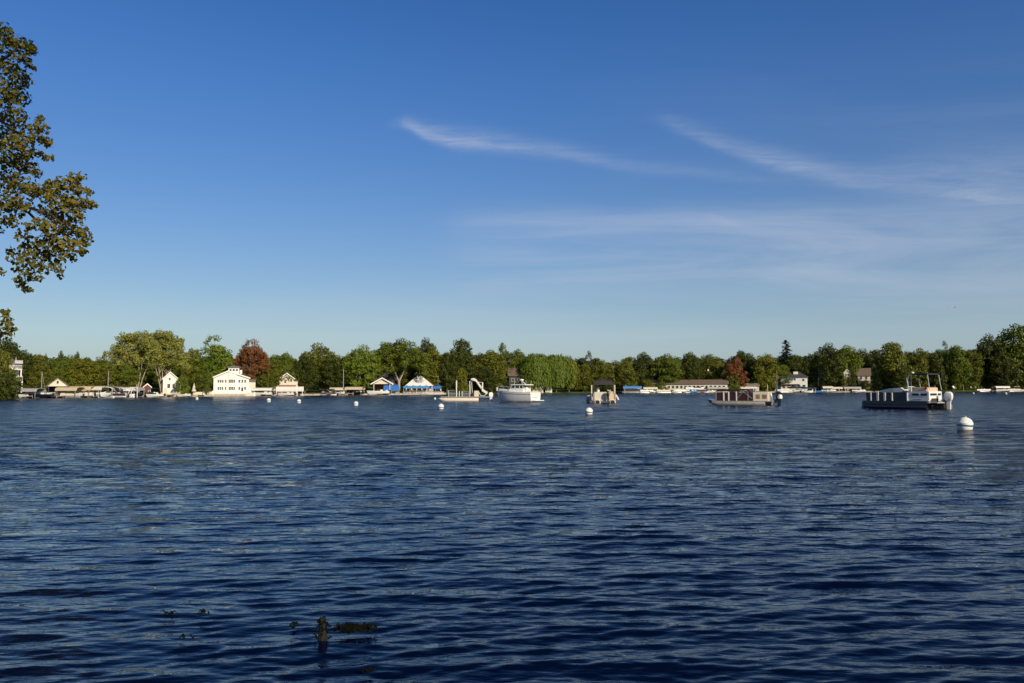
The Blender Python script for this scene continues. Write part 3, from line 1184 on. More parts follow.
for px, ln, lb in ((36, 7, 'wooden dock left of the white gabled boathouse'), (69, 10, 'wooden dock under the long tan boat canopy'), (92, 9, 'wooden dock between tan canopy and white boat lifts'),
                   (113, 9, 'wooden dock between the white framed boat lifts'), (137, 8, 'wooden dock below the tall pale trees'), (172, 5, 'short wooden dock below the small white gabled house'),
                   (266, 7, 'wooden dock right of the big white lake house'), (331, 7, 'wooden dock at the right end of the open lawn'), (352, 8, 'wooden dock below the full bright green tree'),
                   (652, 8, 'wooden dock below the left end of the long building'), (683, 9, 'wooden dock below the middle of the long building'), (702, 8, 'wooden dock below the mast with the white box'),
                   (801, 7, 'wooden dock below the white flat roofed house'), (853, 7, 'wooden dock below the brown roofed chalet'), (990, 8, 'wooden dock left of the small white canopy near the right edge')):
    dock(px, ln, lb)


# ------------------------------------------------------------------ houses
def window(t, x, z, w, h, y, frame=white, muntin=1):
    """frame proud of wall plane at y (facing -y), pane inside"""
    f = MB()
    fw = .07
    for a, b, c, d in ((x - w / 2 - fw, x + w / 2 + fw, z + h / 2, z + h / 2 + fw), (x - w / 2 - fw, x + w / 2 + fw, z - h / 2 - fw, z - h / 2),
                       (x - w / 2 - fw, x - w / 2, z - h / 2, z + h / 2), (x + w / 2, x + w / 2 + fw, z - h / 2, z + h / 2)):
        f.box(a, b, y - .06, y + .02, c, d)
    for q in range(muntin):
        zz = z - h / 2 + h * (q + 1) / (muntin + 1)
        f.box(x - w / 2, x + w / 2, y - .045, y + .02, zz - .02, zz + .02)
    fr = part('window', f, frame, t)
    part('pane', MB().box(x - w / 2, x + w / 2, y - .02, y + .03, z - h / 2, z + h / 2), glass, fr)
    return fr


def door(t, x, z0, w, h, y, m):
    d = part('door', MB().box(x - w / 2, x + w / 2, y - .04, y + .03, z0, z0 + h), m, t)
    part('handle', MB().tube([(x + w * .36, y - .1, z0 + 1), (x + w * .36, y - .04, z0 + 1)], .04, 6), alum, d)
    return d


def gable_front(t, x0, x1, y0, y1, ze, zr, wall, roof, over=.4, z0=-.3, xr=None, trim=white):
    """gable faces the lake"""
    xr = (x0 + x1) / 2 if xr is None else xr
    part('wall', MB().prism([(x0, z0), (x1, z0), (x1, ze), (xr, zr), (x0, ze)], y0, y1), wall, t)
    mb = MB()
    for xa, s in ((x0, -1), (x1, 1)):
        k = (zr - ze) / abs(xr - xa)
        xe = xa + s * over
        z_e = ze - k * over
        th = .16
        mb.prism([(xr, zr + .01), (xe, z_e + .01), (xe, z_e + th), (xr, zr + th + .03)], y0 - over, y1 + over)
    r_ = part('roof', mb, roof, t)
    tr = MB()
    for xa, s in ((x0, -1), (x1, 1)):
        k = (zr - ze) / abs(xr - xa)
        xe = xa + s * over
        z_e = ze - k * over
        tr.prism([(xr, zr - .14), (xe, z_e - .14), (xe, z_e + .2), (xr, zr + .24)], y0 - over - .05, y0 - over + .0)
    part('bargeboard', tr, trim, r_)
    return r_


def gable_side(t, x0, x1, y0, y1, ze, zr, wall, roof, over=.4, z0=-.3):
    """eave faces the lake"""
    ym = (y0 + y1) / 2
    part('wall', MB().prismx([(y0, z0), (y1, z0), (y1, ze), (ym, zr), (y0, ze)], x0, x1), wall, t)
    mb = MB()
    for ya, s in ((y0, -1), (y1, 1)):
        k = (zr - ze) / abs(ym - ya)
        ye = ya + s * over
        z_e = ze - k * over
        mb.prismx([(ym, zr + .01), (ye, z_e + .01), (ye, z_e + .16), (ym, zr + .19)], x0 - over, x1 + over)
    return part('roof', mb, roof, t)


def hip(mb, x0, x1, y0, y1, ze, zr, over=.4, ridge=.0):
    xm, ym = (x0 + x1) / 2, (y0 + y1) / 2
    x0 -= over; x1 += over; y0 -= over; y1 += over
    rl = ridge / 2
    vs = [(x0, y0, ze), (x1, y0, ze), (x1, y1, ze), (x0, y1, ze), (x0, y0, ze + .12), (x1, y0, ze + .12), (x1, y1, ze + .12), (x0, y1, ze + .12), (xm - rl, ym, zr), (xm + rl, ym, zr)]
    mb.add(vs, [(3, 2, 1, 0), (0, 1, 5, 4), (1, 2, 6, 5), (2, 3, 7, 6), (3, 0, 4, 7), (4, 5, 9, 8), (6, 7, 8, 9), (5, 6, 9), (7, 4, 8)])
    return mb


class Site:
    """converts photo measurements to local metres for something standing on the far shore"""
    def __init__(s, px, back, base=None):
        s.D = shoreD(px) + back
        s.gx = GX(px, s.D)
        s.gz = ground_z(back) if base is None else base
        s.k = s.D / F
        s.th = math.atan((512 - px) / F)       # the front turned to face down the lake

    def x(s, px):
        return (GX(px, s.D) - s.gx) * math.cos(s.th)

    def z(s, px, py):
        return H(px, py, s.D) - s.gz

    def loc(s):
        l_ = FaceLoc((s.gx, s.D, s.gz))
        l_.rz = s.th
        return l_


# the cream tower house at the left edge
s = Site(10, 4)
t = thing('lake_house', 'cream house with pointed turret and stacked decks at the left edge', 'house', s.loc())
z = lambda y: s.z(10, y)
part('wall', MB().box(s.x(-8), s.x(13), 0, 9, -.5, z(366)), cream, t)
part('roof', hip(MB(), s.x(-8), s.x(13), 0, 9, z(366), z(357), .4, 4), roofgrey, t)
tw = MB().lathe([(s.k * 3.3, z(392)), (s.k * 3.3, z(366))], (s.x(15), 1.2, 0), 12)
part('turret', tw, white, t)
part('turret_roof', MB().lathe([(s.k * 4.2, z(366.5)), (s.k * 3.8, z(365.5)), (s.k * 1.5, z(361)), (.03, z(356.5))], (s.x(15), 1.2, 0), 12), roofgrey, t)
for za, xa, xb in ((z(369), s.x(3), s.x(21.5)), (z(380), s.x(0), s.x(22.3))):
    d = part('deck', MB().box(xa, xb, -2.6, -.003, za - .22, za), white, t)
    rl = MB()
    rl.box(xa, xb, -2.6, -2.52, za + .92, za + 1.0)
    for q in np.arange(xa, xb, .22):
        rl.box(q, q + .06, -2.58, -2.53, za, za + .92)
    part('railing', rl, white, d)
for xa in (s.x(4), s.x(12), s.x(21.7)):
    part('column', MB().box(xa - .16, xa + .16, -2.5, -2.2, -.6, z(380) - .22), white, t)
part('column', MB().box(s.x(20.5) - .14, s.x(20.5) + .14, -2.5, -2.2, z(380), z(369) - .22), white, t)
part('awning', MB().prismx([(-2.4, z(364) + .1), (0, z(363) + .6), (0, z(363) + .7), (-2.4, z(364) + .2)], s.x(14), s.x(22)), white, t)
for xa in (5, 8.5, 12):
    window(t, s.x(xa), z(374), .8, 1.3, 0)
for xa in (4, 10):
    window(t, s.x(xa), z(386), 1.2, 1.6, 0)

# white gabled boathouse
s = Site(57.5, -3.5, 0.0)
t = thing('boathouse', 'open boathouse with a white triangular gable on dark posts over the water', 'boathouse', s.loc())
z = lambda y: s.z(57, y)
ze, zr = z(386.3), z(378.6)
gl = part('gable', MB().prism([(s.x(47.5), ze), (s.x(67.5), ze), (s.x(57.5), zr)], 0, .15), gelcream, t)
part('window', MB().box(-.22, .22, -.04, .02, ze + .7, ze + 1.4), glass, gl)
mb = MB()
for sx in (-1, 1):
    mb.prism([(0, zr + .02), (sx * (s.x(67.5) + .4), ze - .12), (sx * (s.x(67.5) + .4), ze + .06), (0, zr + .22)], -.3, 8)
part('roof', mb, roofgrey, t)
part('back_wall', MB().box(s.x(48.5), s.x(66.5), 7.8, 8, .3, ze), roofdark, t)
for xa in (s.x(48.5), -.1, s.x(66)):
    for yy in (.2, 4, 7.5):
        part('post', MB().box(xa - .1, xa + .1, yy, yy + .2, -1, ze), navyp, t)

# small white gabled house under the pale trees
s = Site(169, 9)
t = thing('gabled_house', 'small white gabled house with two windows under the tall pale trees', 'house', s.loc())
z = lambda y: s.z(169, y)
gable_front(t, s.x(162.8), s.x(177.5), 0, 9, z(378.5), z(372.2), white, roofgrey, .35)
part('side_wing', MB().box(s.x(177.5), s.x(181), 1.5, 8, -.4, z(380)), white, t)
window(t, s.x(168.7), z(386), .75, 1.2, 0)
window(t, s.x(173.5), z(386), .6, 1.2, 0)
window(t, s.x(169.5), z(379), .5, .7, 0)
door(t, s.x(165.5), -.3, .9, 2.1, 0, cream)
s2 = Site(169, 1)
t = thing('garden_fence', 'low yellowish picket fence in front of the small white gabled house', 'fence', s2.loc())
fb = MB()
for q in np.arange(s2.x(161), s2.x(180), .3):
    fb.box(q, q + .12, 0, .04, -.2, 1.1 + .2 * math.sin(q * 7))
part('pickets', fb, yellow, t)
rb = MB().box(s2.x(161), s2.x(180), .042, .1, .75, .85)
rb.box(s2.x(161), s2.x(180), .042, .1, .2, .3)
part('rail', rb, yellow, t)

# red stained shed left of it
s = Site(147, 8)
t = thing('shed', 'dark red stained shed half hidden below the tall pale trees', 'shed', s.loc())
z = lambda y: s.z(147, y)
gable_front(t, s.x(143.5), s.x(151), 0, 5, z(387), z(384), redwood, roofbrown, .25)
door(t, s.x(147), -.3, .9, 1.9, 0, blackp)
window(t, s.x(149.4), .9, .5, .6, 0)

# big white lake house with cupola
s = Site(231, 4)
t = thing('lake_house', 'big white two storey lake house with cupola and rows of dark windows', 'house', s.loc())
z = lambda y: s.z(231, y)
x = s.x
zt = z(371.0)
part('wall', MB().prism([(x(213.5), -.5), (x(249), -.5), (x(249), z(378)), (x(237), z(373.6)), (x(227.5), z(371.6)), (x(213.5), z(377.2))], 0, 11), white, t)
mb = MB()
k1 = [(x(212.6), z(377.9)), (x(228), z(371.3)), (x(250.3), z(378.6))]
for a, b in ((k1[0], k1[1]), (k1[1], k1[2])):
    mb.prism([(a[0], a[1] + .12), (b[0], b[1] + .12), (b[0], b[1] + .3), (a[0], a[1] + .3)], -.45, 11.4)
rf = part('roof', mb, roofgrey, t)
mb = MB()
for a, b in ((k1[0], k1[1]), (k1[1], k1[2])):
    mb.prism([(a[0], a[1] - .12), (b[0], b[1] - .12), (b[0], b[1] + .32), (a[0], a[1] + .32)], -.51, -.453)
part('bargeboard', mb, white, rf)
cp = part('cupola', MB().box(x(228), x(239), .6, 4.6, z(374), z(367.4)), white, t)
part('cupola_roof', hip(MB(), x(228), x(239), .6, 4.6, z(367.4), z(365.2), .55), roofgrey, cp)
for q in (230.2, 233.4, 236.6):
    f = part('cupola_window', MB().box(x(q) - .3, x(q) + .3, .56, .62, z(370.9), z(369.0)), glass, cp)
part('bay', MB().prism([(x(228.2), -.5), (x(236.8), -.5), (x(236.8), z(373.9)), (x(228.2), z(371.9))], -.35, -.003), white, t)
part('side_wing', MB().box(x(249), x(256), 3.5, 10, -.5, z(381.5)), cream, t)
part('wing_roof', MB().prismx([(3, z(381.5)), (10.2, z(381.5)), (10.2, z(381.3)), (6.6, z(379)), (3, z(381.4) + .02)], x(249) + .003, x(256.4)), roofgrey, t)
part('roof_box', MB().box(x(239.6), x(242), 2, 4, z(373.9), z(369.9)), white, t)
for zy in (381.2, 388.4):
    for q in (218.4, 220.5, 222.6, 225.6):
        window(t, x(q), z(zy), .42, .85, 0)
    for q in (229.5, 231.0, 232.6, 234.3):
        window(t, x(q), z(zy), .36, .95, -.35)
    for q in (239.3, 242.3, 245.2):
        if zy > 385 and q == 242.3:
            door(t, x(q), z(391.3), .55, 1.2, 0, greycanvas)
        else:
            window(t, x(q), z(zy), .5, .85, 0)
s = Site(228, 1.5)
t = thing('terrace', 'cream walled terrace under the big white lake house', 'terrace', s.loc())
part('floor_slab', MB().box(s.x(213), s.x(251), .4, 2.4, -.8, .55), cream, t)
wl = MB().box(s.x(208), s.x(212.8), 0, .3, -.6, 1.1)
wl.box(s.x(213), s.x(238), 0, .38, -.6, .5)
wl.box(s.x(245), s.x(255), 0, .38, -.6, .75)
part('parapet', wl, cream, t)
for q in (208, 212.8, 238, 245, 255):
    part('pillar', MB().box(s.x(q) - .25, s.x(q) + .25, -.1, .42, -.7, 1.35 if q < 213 else .9), white, t)
s = Site(253, 1)
t = thing('staircase', 'pale outdoor staircase descending beside the right wall of the white lake house', 'stairs', s.loc())
st = MB()
for q in range(9):
    st.box(s.x(249) + q * .22, s.x(249) + q * .22 + .24, .5, 1.6, -.4, 2.6 - q * .27)
part('steps', st, white, t)

# cream gabled cottage
s = Site(287, 9)
t = thing('gabled_cottage', 'cream gabled cottage above a white boat deck, one small window', 'house', s.loc())
z = lambda y: s.z(287, y)
x = s.x
gable_front(t, x(279.5), x(293.8), 0, 8, z(378.4), z(373.3), cream, roofgrey, .4)
window(t, x(291), z(380.4), .6, .9, 0)
window(t, x(285.2), z(381.5), .7, .9, 0)
part('side_wing', MB().box(x(293.8), x(297.8), 1, 7, -.5, z(381)), cream, t)
part('wing_roof', MB().prismx([(.6, z(381)), (7.2, z(381)), (7.2, z(379.6)), (4, z(378.8))], x(293.8) + .003, x(298.4)), roofgrey, t)
part('porch', MB().box(x(277), x(296), -1.5, -.003, -.5, z(385)), deckwood, t)
s = Site(290, 0)
t = thing('boat_deck', 'long white boat deck with roofline below the cream gabled cottage', 'deck', s.loc())
z = lambda y: s.z(290, y)
part('deck', MB().box(s.x(276), s.x(303), -1.2, 4, z(388) - .2, z(388)), white, t)
fc = MB()
for q in np.arange(s.x(276), s.x(303), .33):
    fc.box(q, q + .27, -1.3, -1.21, z(391.4), z(386.6))
part('skirt', fc, white, t)
for q in np.linspace(276.5, 302.5, 6):
    part('post', MB().box(s.x(q) - .1, s.x(q) + .1, -1.1, -.9, -.8, z(388) - .2), white, t)

# grey roofed house behind + white gabled boathouse by the blue canopy
s = Site(385, 16)
t = thing('house', 'dark grey roofed house behind the boathouse with the white gable', 'house', s.loc())
z = lambda y: s.z(385, y)
gable_side(t, s.x(374), s.x(397), 0, 10, z(380), z(367), roofdark, roofdark, .5)
window(t, s.x(378), z(383.5), 1, 1.2, 0)
window(t, s.x(391), z(383.5), 1, 1.2, 0)
s = Site(382, 2)
t = thing('boathouse', 'boathouse with white trimmed gable and dark open front left of blue canopy', 'boathouse', s.loc())
z = lambda y: s.z(382, y)
x = s.x
ze, zr = z(384), z(378.2)
mb = MB()
for sx in (-1, 1):
    mb.prism([(x(382), zr), (x(382) + sx * 4.0, ze - .1), (x(382) + sx * 4.0, ze + .12), (x(382), zr + .24)], -.4, 7)
rf = part('roof', mb, roofgrey, t)
mb = MB()
for sx in (-1, 1):
    mb.prism([(x(382), zr - .15), (x(382) + sx * 4.05, ze - .32), (x(382) + sx * 4.05, ze + .14), (x(382), zr + .3)], -.5, -.403)
part('bargeboard', mb, white, rf)
part('gable', MB().prism([(x(373.5), ze), (x(390.5), ze), (x(382), zr - .05)], .4, .5), cream, t)
part('back_wall', MB().box(x(374), x(390), 6.5, 6.7, -.5, ze), deckwood, t)
part('side_wall', MB().box(x(373.6), x(374.2), 0, 6.5, -.5, ze), cream, t)
part('side_wall', MB().box(x(389.6), x(390.2), 0, 6.5, -.5, ze), cream, t)


def canopy(px0, px1, ytop, yb, back, m, label, peaks=2, kind='canopy', depth=4.0, valance=.35, posts=white, group=None, y0base=None):
    px = (px0 + px1) / 2
    s = Site(px, back, y0base)
    t = thing(kind, label, kind.replace('_', ' '), s.loc(), 0, group)
    xa, xb = s.x(px0), s.x(px1)
    za, zt = s.z(px, yb), s.z(px, ytop)
    wd = (xb - xa) / peaks
    for i in range(peaks):
        a, b = xa + i * wd + .02, xa + (i + 1) * wd - .02
        mb = MB()
        n = 6
        # curved tent: rings shrinking to the peak
        rs = []
        for q in range(n + 1):
            f = q / n
            g = 1 - f * .96
            cx, cy = (a + b) / 2, depth / 2
            zz = za + (zt - za) * (f ** 1.25)
            rs.append([(cx - (b - a) / 2 * g, cy - depth / 2 * g, zz), (cx + (b - a) / 2 * g, cy - depth / 2 * g, zz),
                       (cx + (b - a) / 2 * g, cy + depth / 2 * g, zz), (cx - (b - a) / 2 * g, cy + depth / 2 * g, zz)])
        mb.rings(rs)
        tp = part('canopy_top', mb, m, t)
        part('valance', MB().box(a, b, -.02, .01, za - valance, za + .02), m, tp)
        part('valance', MB().box(a, b, depth - .01, depth + .02, za - valance, za + .02), m, tp)
    for i in range(peaks + 1):
        for yy in (.08, depth - .08):
            q = min(max(xa + i * wd, xa + .08), xb - .08)
            part('pole', MB().tube([(q, yy, -.8), (q, yy, za)], .045, 6), posts, t)
    return t


canopy(383.5, 399.3, 383.8, 385.6, .8, blue, 'deep blue canopy left of the forked tree trunk', 2, depth=4.5, valance=1.9)
canopy(403.5, 429.5, 385.2, 386.3, .6, ltblue, 'long light blue awning along the front of the pavilion', 4, depth=2.6, valance=.75)
canopy(430, 441.5, 384.6, 386.4, .4, blue, 'deep blue canopy right of the light blue awning', 2, depth=4.0, valance=.9)
# pavilion
s = Site(419.5, 5)
t = thing('pavilion', 'white pyramid roofed pavilion with finial rising behind the light blue awning', 'pavilion', s.loc())
z = lambda y: s.z(419.5, y)
part('roof', hip(MB(), s.x(406), s.x(432.5), 0, 9, z(385.9), z(374), .3, .2), white, t)
part('finial', MB().lathe([(.1, z(374.4)), (.09, z(372.4)), (.22, z(371.9)), (.22, z(371.2)), (.05, z(370.4))], (s.x(419.3), 4.5, 0), 10), white, t)
vt = MB()
for q in (412, 415, 418, 421, 424, 427):
    yq = .9
    vt.box(s.x(q) - .35, s.x(q) + .35, .78, .95, z(384.2) - .02, z(383.6))
part('vent', vt, roofgrey, t)
part('back_wall', MB().box(s.x(407), s.x(431.5), 8.2, 8.4, -.5, z(386)), cream, t)
for q in np.linspace(406.5, 432, 6):
    part('post', MB().box(s.x(q) - .12, s.x(q) + .12, .1, .34, -.5, z(386)), white, t)
part('bar_counter', MB().box(s.x(409), s.x(430), .5, 1.2, -.5, 1.0), deckwood, t)
# deck railing in front of it
s = Site(420, .3)
t = thing('railing', 'white slatted railing along the water below the blue awnings', 'railing', s.loc())
rb = MB()
for q in np.arange(s.x(386), s.x(444), .24):
    if s.x(399.5) < q < s.x(403):
        continue
    rb.box(q, q + .1, 0, .04, 0, .85)
part('slats', rb, white, t)
rb = MB().box(s.x(386), s.x(399.5), -.05, .1, .853, .93)
rb.box(s.x(403), s.x(444), -.05, .1, .853, .93)
part('handrail', rb, white, t)

# brown roofed house behind the cruiser
s = Site(517, 12)
t = thing('house', 'brown roofed house in shade behind the hardtop of the white cabin cruiser', 'house', s.loc())
z = lambda y: s.z(517, y)
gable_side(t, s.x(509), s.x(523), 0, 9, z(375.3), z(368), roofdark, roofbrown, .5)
window(t, s.x(513), z(380), 1.2, 1.3, 0)
window(t, s.x(519), z(380), 1.2, 1.3, 0)
# white wall right of the cruiser
s = Site(540, 3)
t = thing('garden_wall', 'low cream wall on the shore behind the stern of the cruiser', 'wall', s.loc())
part('wall', MB().box(s.x(522), s.x(543.5), 0, .35, -.6, s.z(540, 387)), cream, t)
part('coping', MB().box(s.x(521.7), s.x(543.8), -.06, .41, s.z(540, 387), s.z(540, 386.5)), white, t)
s = Site(549, 3)
t = thing('shed', 'small white shed beside the trunk of the large weeping willow', 'shed', s.loc())
z = lambda y: s.z(549, y)
gable_side(t, s.x(545.5), s.x(552), 0, 3, z(387), z(385.6), white, roofgrey, .15)
door(t, s.x(549), -.3, .8, 1.8, 0, cream)

# long low building
s = Site(685, 6)
t = thing('long_building', 'long low cream building with a flat brown roof behind moored boats', 'building', s.loc())
z = lambda y: s.z(685, y)
gable_side(t, s.x(649), s.x(727), 0, 9, z(383.6), z(380), cream, roofbrown, .7)
for q in np.arange(652, 726, 4.2):
    window(t, s.x(q), z(387), 1.1, 1.2, 0)
for q in (660.5, 690, 712):
    door(t, s.x(q + .4), -.4, .4, 2.1, 0, deckwood)
part('chimney', MB().box(s.x(652.2) - .2, s.x(652.2) + .2, 3.5, 4, z(383), z(377)), stone, t)
# small building right of the dull red tree
s = Site(751, 8)
t = thing('boathouse', 'small cream boathouse with dark opening right of the dull red tree', 'boathouse', s.loc())
z = lambda y: s.z(751, y)
gable_side(t, s.x(743), s.x(759), 0, 6, z(386), z(383.5), cream, roofgrey, .4)
part('doorway', MB().box(s.x(749), s.x(756), -.05, .05, -.3, z(387.3)), glass, t)
# white flat roofed house
s = Site(791, 8)
t = thing('lake_house', 'white house with low dark hip roof and white chimney box', 'house', s.loc())
z = lambda y: s.z(791, y)
x = s.x
part('wall', MB().box(x(781), x(807.5), 0, 10, -.5, z(377.2)), white, t)
part('side_wing', MB().box(x(774.5), x(781), 1.8, 9, -.5, z(377.2)), white, t)
part('roof', hip(MB(), x(774), x(808), -.2, 10.2, z(377.2), z(372.6), .5, 9), roofdark, t)
part('chimney', MB().box(x(794) - .1, x(798.4), 3, 4.5, z(376), z(371.6)), white, t)
for q in (787, 789.6, 792.2, 794.8):
    window(t, x(q), z(379.3), .95, 1.0, 0)
window(t, x(777.8), z(380.3), 1.6, 1.6, 1.8)
window(t, x(803.5), z(380), 1.0, 1.1, 0)
for q in (784, 788.5, 793, 799, 804):
    window(t, x(q), z(386.5), 1.3, 1.5, 0)
part('balcony', MB().box(x(781), x(800), -1.6, -.003, z(384) - .2, z(384)), deckwood, t)
# small cream house among trees + brown chalet
s = Site(847, 10)
t = thing('gabled_house', 'narrow cream gabled house glimpsed between dark trees', 'house', s.loc())
z = lambda y: s.z(847, y)
gable_front(t, s.x(844.3), s.x(850.5), 0, 8, z(372.5), z(369.5), cream, roofbrown, .3)
for q, zz in ((846.3, 375), (848.6, 375), (846.3, 381), (848.8, 381)):
    window(t, s.x(q), z(zz), .7, 1.1, 0)
s = Site(865, 9)
t = thing('chalet', 'chalet with broad reddish brown roof and cream front between dark trees', 'house', s.loc())
z = lambda y: s.z(865, y)
gable_side(t, s.x(858), s.x(870.5), 0, 9, z(375.2), z(368.3), cream, roofbrown, .5)
for q in (861.3, 866.5):
    window(t, s.x(q), z(378), 1.0, 1.3, 0)
window(t, s.x(862.5), z(384.5), 1.6, 1.4, 0)
part('balcony', MB().box(s.x(858), s.x(870), -1.4, -.003, z(381.3), z(380.7)), deckwood, t)


# ------------------------------------------------------------------ poles
def pole(px, y0, y1, back, m, label, kind='mast', r=.09, arm=None, box=False, group='poles along the shore'):
    s = Site(px, back)
    t = thing(kind, label, kind.replace('_', ' '), s.loc(), 0, group)
    zt = s.z(px, y0)
    part('pole', MB().tube([(0, 0, -.6), (0, 0, zt)], [r * 1.2, r * .8], 8), m, t)
    if arm == 'lamp':
        part('lamp_head', MB().lathe([(.08, 0), (.28, .1), (.3, .35), (.06, .5)], (0, 0, zt), 10), dullalum, t)
    if arm == 'cross':
        part('crossarm', MB().box(-1.0, 1.0, -.06, .06, zt - .6, zt - .45), bark, t)
    if arm == 'gaff':
        part('stay', MB().tube([(0, 0, zt), (1.0, 0, .6)], .05, 6), m, t)
    if box:
        part('box', MB().box(-.35, .35, -.3, .3, zt - box - .4, zt - box + .5, .05), white, t)
    return t


pole(41.5, 371.5, 388, 3, dullalum, 'bare leaning mast with a stay left of the white gabled boathouse', r=.13, arm='gaff')
pole(108, 371, 386, 4, dullalum, 'grey pole rising behind the white framed boat lifts', r=.14)
pole(343.3, 368.8, 390, 2, dullalum, 'tall grey pole left of the full bright green tree', r=.16)
pole(438, 377, 390, 3, dullalum, 'lamp post with pale head right of the pavilion', 'lamp_post', r=.08, arm='lamp')
pole(659.8, 370.5, 384, 14, dullalum, 'thick grey utility pole behind the left part of the long building', 'utility_pole', r=.22, arm='cross')
pole(708.5, 360.5, 384, 16, dullalum, 'thin mast with a white box above the long building', r=.09, box=4.6)
pole(724.8, 380.5, 392, -1, dullalum, 'grey T topped post behind the maroon pontoon boat', r=.11, arm='cross')
pole(777, 370, 392, 7, barkpale, 'thin pale post at the left wall of the white flat roofed house', r=.1)
pole(818.5, 377, 393, 3, barkpale, 'pale slender post in front of the dark narrow spruce', r=.1)
pole(963.5, 385, 391.5, 2, barkpale, 'short leaning pale post on the dark shore right of the navy boat', r=.12)


# ------------------------------------------------------------------ boats
def WD(px, py):
    """distance of the water surface seen at a pixel"""
    d = cam_m.to_3x3() @ Vector(((px - 512) / F, (341.5 - py) / F, -1))
    return -CAMH / d.z * d.y


def pontoon_tube(x0, x1, y, r, z):
    mb = MB()
    rs = []
    n = 14
    for x, rr_, zz in ((x0, .03, z + r * .75), (x0 + .18, r * .35, z + r * .55), (x0 + .5, r * .7, z + r * .22), (x0 + 1.0, r * .95, z + .03), (x0 + 1.3, r, z), (x1 - .05, r, z), (x1, r * .92, z)):
        rs.append([(x, y + rr_ * math.cos(2 * PI * k / n), zz + rr_ * math.sin(2 * PI * k / n)) for k in range(n)])
    return mb.rings(rs)


def outboard(t, x, z, s=1.0, cowl=gel, y=0.0):
    o = part('outboard_motor', MB().rings([[(x + s * (a + .0), y + s * b, z + s * c) for a, b in ((-.22 * w, -.2 * w), (.1 * w, -.24 * w), (.42 * w, -.18 * w), (.48 * w, 0), (.42 * w, .18 * w), (.1 * w, .24 * w), (-.22 * w, .2 * w))]
                                           for c, w in ((0, .72), (.12, .95), (.45, 1.08), (.72, 1.0), (.86, .8), (.92, .45))]), cowl, t, True)
    part('midsection', MB().rings([[(x + s * a, y + s * b, z + s * c) for a, b in ((-.1 * w, -.09), (.26 * w, -.07), (.3 * w, 0), (.26 * w, .07), (-.1 * w, .09))] for c, w in ((-.95, .8), (-.5, .9), (-.01, 1.1))]), cowl, o)
    part('bracket', MB().box(x - s * .42, x - s * .1, y - s * .15, y + s * .15, z - s * .35, z + s * .1, .03), blackp, o)
    return o


def seat(t, x0, x1, y0, y1, z0, m, backside='y0', h=.42, bh=.42, name='seat'):
    mb = MB().box(x0, x1, y0, y1, z0, z0 + h, .05)
    o = part(name, mb, m, t)
    b = MB()
    th = .16
    if backside == 'y0':
        b.box(x0, x1, y0, y0 + th, z0 + h + .003, z0 + h + bh, .06)
    elif backside == 'y1':
        b.box(x0, x1, y1 - th, y1, z0 + h + .003, z0 + h + bh, .06)
    elif backside == 'x0':
        b.box(x0, x0 + th, y0, y1, z0 + h + .003, z0 + h + bh, .06)
    else:
        b.box(x1 - th, x1, y0, y1, z0 + h + .003, z0 + h + bh, .06)
    part('backrest', b, m, o)
    return o


def boat_site(px0, px1, py):
    """waterline pixel span -> site centred on it"""
    D = WD((px0 + px1) / 2, py)
    return D, GX((px0 + px1) / 2, D)


# --- navy pontoon boat, right (bow to the left, turned so that the stern shows)
class Pose:
    """long side and stern both seen: psi = turn of the stern towards the camera"""
    def __init__(s, px0, px1, py, psi, hb):
        pm = (px0 + px1) / 2
        s.D = WD(pm, py) + 1.3
        s.cx = GX(pm, s.D) - (GX(pm, s.D) - P(pm, py, s.D).x)
        s.cg = GX(pm, s.D)
        s.th = math.atan((512 - pm) / F)
        s.psi, s.hb, s.pm = R(psi), hb, pm

    def X(s, px, y=None):
        y = -s.hb if y is None else y
        return ((GX(px, s.D) - s.cg) * math.cos(s.th) - y * math.sin(s.psi)) / math.cos(s.psi)

    def Z(s, py):
        return H(s.pm, py, s.D)

    def Y(s, px, xl):
        """across the stern at local x"""
        return ((GX(px, s.D) - s.cg) * math.cos(s.th) - xl * math.cos(s.psi)) / math.sin(s.psi)


q_ = Pose(860, 938, 408.9, 27, 1.3)
t = thing('pontoon_boat', 'large navy pontoon boat with white stern panel and white outboard near the striped buoy', 'boat', (q_.cx, q_.D, 0), q_.th - q_.psi, 'pontoon boats moored in the bay')
X, Z = q_.X, q_.Z
XS = X(928)
for yy in (-1.1, 0, 1.1):
    part('pontoon', pontoon_tube(X(860), X(925.5) if yy < 1 else XS + .9, yy, .36, .22), navy if yy < 1 else dullalum, t, True)
dk = part('deck', MB().box(X(862.5), XS, -1.32, 1.32, .60, .74), greyvinyl, t)
part('deck_trim', MB().box(X(862), X(926), -1.36, -1.323, .44, .80), navy, dk)
part('deck_trim', MB().box(X(862), X(926), 1.323, 1.36, .44, .80), navy, dk)
zt = Z(392.2)
for yy, pn in ((-1.28, 0), (1.25, 1)):
    part('side_panel', MB().box(X(866), X(908), yy, yy + .03, .81, zt - .06), navyp, t)
    rl = MB()
    rl.box(X(865.6), X(908), yy - .02, yy + .05, zt - .055, zt)
    rl.box(X(865.6), X(908), yy - .02, yy + .05, .745, .805)
    part('rail', rl, navy, t)
part('front_panel', MB().box(X(865.7), X(866) + .03, -1.2, 1.2, .81, zt - .06), navyp, t)
for px in (871, 878, 885.2, 892.5, 907.4):
    w_ = .11 if px in (878, 885.2) else .07
    part('post', MB().box(X(px) - w_, X(px) + w_, -1.36, -1.283, .745, zt + (.1 if px == 878 else -.03), .02), white, t)
